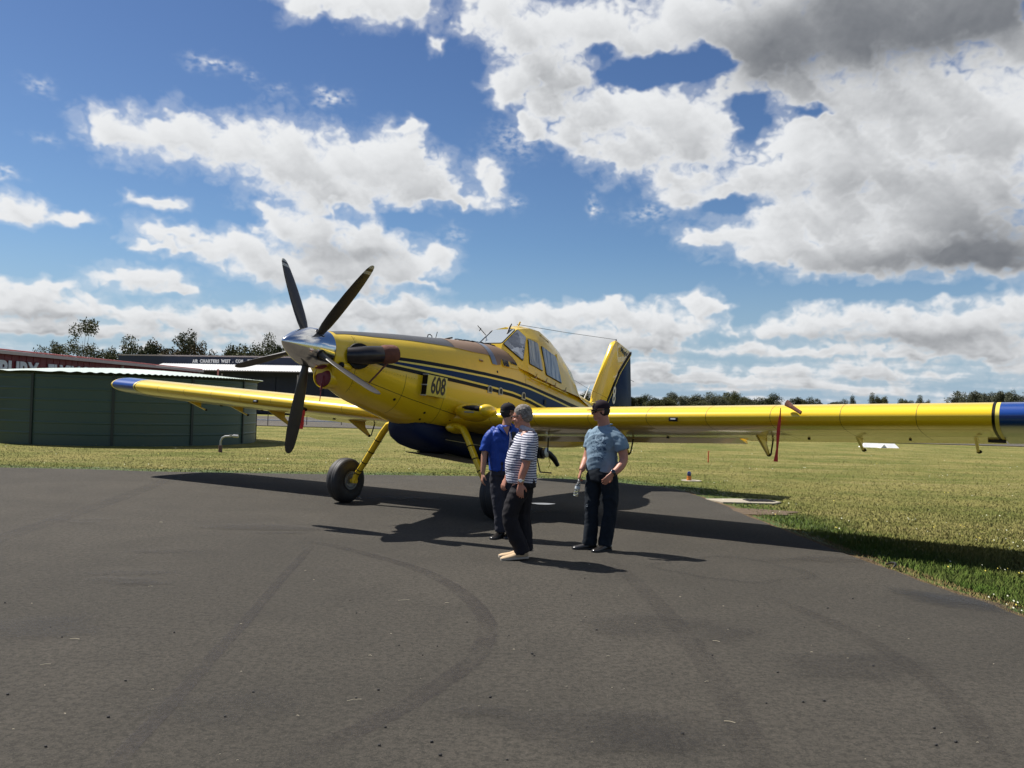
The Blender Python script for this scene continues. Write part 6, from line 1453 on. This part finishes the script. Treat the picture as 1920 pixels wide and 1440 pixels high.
def cap(q, Rm, m, parent, emblem=False):
    mb = MB(); rings = []
    for i in range(9):
        a = i / 8 * math.pi / 2; rings.append([q(.086 * math.cos(a) * math.cos(t), -.008 + .106 * math.cos(a) * math.sin(t), .040 + .088 * math.sin(a) + (.0 if i else -.012)) for t in [2 * math.pi * k / 24 for k in range(24)]])
    mb.loft(rings); c = mb.build('cap', m, parent, angle=1.0)
    mb = MB(); top_, bot_ = [], []
    for k in range(13):
        t = math.pi * k / 12; x = .078 * math.cos(t); y = .078 + .080 * math.sin(t) ** .8 if 0 < k < 12 else .055; z = .030 - .012 * math.sin(t) - .35 * x * x * 10 * .35; top_.append(q(x, y, z)); bot_.append(q(x, y, z - .006))
    mb.add(top_ + bot_, [tuple(range(13)), tuple(range(13, 26))[::-1]] + [(i, (i + 1) % 13, (i + 1) % 13 + 13, i + 13) for i in range(13)]); mb.build('peak', m, c)
    mb = MB(); mb.ell(q(0, -.008, .130), (.008, .008, .006), 8, 6); mb.build('button', m, c)
    return c
cap(q, Rm, M['cap_black'], p1)
mb = MB()
for s_ in (1, -1):
    mb.tube([q(s_ * .080, -.03, .008), q(s_ * .079, .04, .008), q(s_ * .058, .085, .004)], [.006, .007, .010], 6); mb.ell(q(s_ * .033, .093, -.002), (.031, .010, .021), 12, 8, Rm)
mb.build('sunglasses', M['glasses'], p1)
mb = MB(); mb.box((.16, -.15, 1.30), (.05, .03, .12)); mb.tube([(.16, -.17, 1.35), (.16, -.175, 1.22)], .004, 5); mb.build('pocket_pouch', M['watch_black'], p1, bevel=.008)
# --------------------------------------------------------------- man in the slate T-shirt (right)
p3 = person((1.0, 10.40), 'man in slate blue printed T-shirt and dark cap holding a water bottle')
mb = MB(); q, Rm = head(mb, (.07, 0, 1.655), (-.95, -.12), tilt=.06, k=1.04)
limb(mb, [(.125, .01, 1.43), (.11, .01, 1.52), (.09, 0, 1.60)], [.080, .072, .068])
torso(mb, [(.10, 0, .92, .165, .12, -.85), (.10, 0, 1.05, .165, .125, -.85), (.10, 0, 1.2, .185, .13, -.85), (.12, 0, 1.36, .20, .12, -.85), (.13, 0, 1.46, .11, .085, -.85)])
limb(mb, [(.245, -.13, 1.385), (.30, -.17, 1.26), (.335, -.19, 1.10), (.28, -.26, 1.00), (.185, -.31, .925)], [.066, .062, .052, .048, .033]); hand(mb, (.185, -.31, .925), (-.62, -.05, -.75), (-.3, .8, 0), 1, curl=.35)
limb(mb, [(.0, .14, 1.37), (-.03, .17, 1.22), (-.075, .15, 1.07), (-.12, .04, .98), (-.145, .0, .935)], [.060, .056, .048, .040, .031]); hand(mb, (-.145, .0, .935), (-.30, -.1, -.9), (.85, .1, 0), -1, curl=.75)
for (hx, hy, kx, ky, ax_, ay_) in ((.02, .05, .0, .02, -.02, .02), (.17, -.05, .20, -.07, .15, -.05)): limb(mb, [(hx, hy, .94), (kx, ky, .52), (ax_, ay_, .07)], [.09, .062, .045])
remesh(mb, 'body', M['skin_red'], p3, .0065)
mb = MB()
torso(mb, [(.115, 0, .935, .215, .150, -.80), (.105, 0, 1.05, .200, .152, -.82), (.10, 0, 1.18, .195, .148, -.85), (.11, 0, 1.30, .212, .148, -.85), (.125, 0, 1.40, .198, .125, -.85), (.135, 0, 1.465, .115, .092, -.85)], e=2.2)
limb(mb, [(.20, -.10, 1.385), (.26, -.14, 1.335), (.30, -.165, 1.27), (.325, -.18, 1.20)], [.078, .082, .080, .080]); limb(mb, [(.02, .12, 1.385), (-.01, .155, 1.31), (-.03, .165, 1.20)], [.078, .084, .080])
sh3 = remesh(mb, 'tshirt', M['tshirt'], p3, .009, 3, wrinkle=.020, wscale=.26, seed=23, stretch=(1, 1, .8))
mb = MB(); mb.tube([(.125 + .088 * math.cos(t), .012 + .082 * math.sin(t), 1.475 + .025 * math.cos(t)) for t in [2 * math.pi * k / 20 for k in range(21)]], .009, 6); mb.build('neckband', M['tshirt'], sh3)
mb = MB(); torso(mb, [(.11, 0, 1.0, .185, .135, -.8), (.11, 0, .90, .188, .140, -.8), (.105, 0, .82, .188, .138, -.8)])
limb(mb, [(.035, .06, .87), (.01, .04, .70), (-.005, .02, .50), (-.005, .02, .30), (-.02, .02, .10), (-.02, .02, .055)], [.110, .098, .080, .076, .080, .082]); limb(mb, [(.175, -.05, .87), (.20, -.06, .70), (.205, -.07, .50), (.185, -.06, .30), (.155, -.05, .10), (.15, -.05, .055)], [.110, .098, .080, .076, .080, .082])
remesh(mb, 'jeans', M['jeans'], p3, .010, 3, wrinkle=.022, wscale=.22, seed=31, stretch=(1, 1, .6))
shoe('shoe', M['shoe_black'], M['sole_dark'], (-.235, -.02, .004), (.055, .03, .006), .090, .105, p3); shoe('shoe', M['shoe_black'], M['sole_dark'], (-.01, -.22, .004), (.215, -.03, .006), .090, .105, p3)
mb = MB(); mb.ell(q(0, -.028, .0), (.080, .086, .078), 20, 12, Rm); remesh(mb, 'hair', M['hair_dark'], p3, .008, 2, wrinkle=.004, wscale=.03)
c3 = cap(q, Rm, M['cap_maroon'], p3)
mb = MB()
for a_ in (-1, 1): mb.tube([q(a_ * .012 + .012 * k, .108 - .012 * k * k, .070 + .030 * math.sin(k * 1.2)) for k in (0, .7, 1.4, 2.1)], .004, 5)
mb.build('cap_emblem', M['line_yellow'], c3)
mb = MB()
for s_ in (1, -1):
    mb.tube([q(s_ * .083, -.03, .012), q(s_ * .082, .04, .010), q(s_ * .060, .085, .006)], [.005, .008, .012], 6); mb.ell(q(s_ * .036, .092, -.002), (.034, .011, .024), 12, 8, Rm)
mb.build('sunglasses', M['glasses'], p3)
mb = MB(); mb.lathe([(.037, -.014), (.040, 0), (.037, .014)], (.205, -.305, .938), axis=(.8, .2, .5), n=20); w_ = mb.build('watch', M['watch_black'], p3); mb = MB(); mb.lathe([(.024, 0), (.024, .014), (.018, .018)], (.200, -.335, .955), axis=(-.2, -1, .5), n=18); mb.build('dial', M['glasses'], w_)
# bottle held by its neck in his right hand
bt = empty('water_bottle', (1.0 - .205, 10.40 - .005, .63), label='clear plastic water bottle held by the man in the slate T-shirt', cat='bottle')
bt.rotation_euler = (0, R(12), 0)
mb = MB(); mb.lathe([(.005, .004), (.026, .0), (.031, .008), (.031, .040), (.029, .046), (.031, .052), (.031, .075), (.029, .081), (.031, .087), (.031, .120), (.028, .140), (.016, .172), (.0125, .178), (.0125, .195)], (0, 0, 0), n=24); mb.build('bottle_body', M['bottle'], bt, angle=1.2)
mb = MB(); mb.lathe([(.016, .188), (.016, .204), (.012, .206)], (0, 0, 0), n=18); mb.build('bottle_cap', M['white'], bt)
mb = MB(); mb.lathe([(.0318, .088), (.0318, .118)], (0, 0, 0), n=24, cap=False); mb.build('bottle_label', pmat('pale_label', (.55, .60, .62), .4), bt)
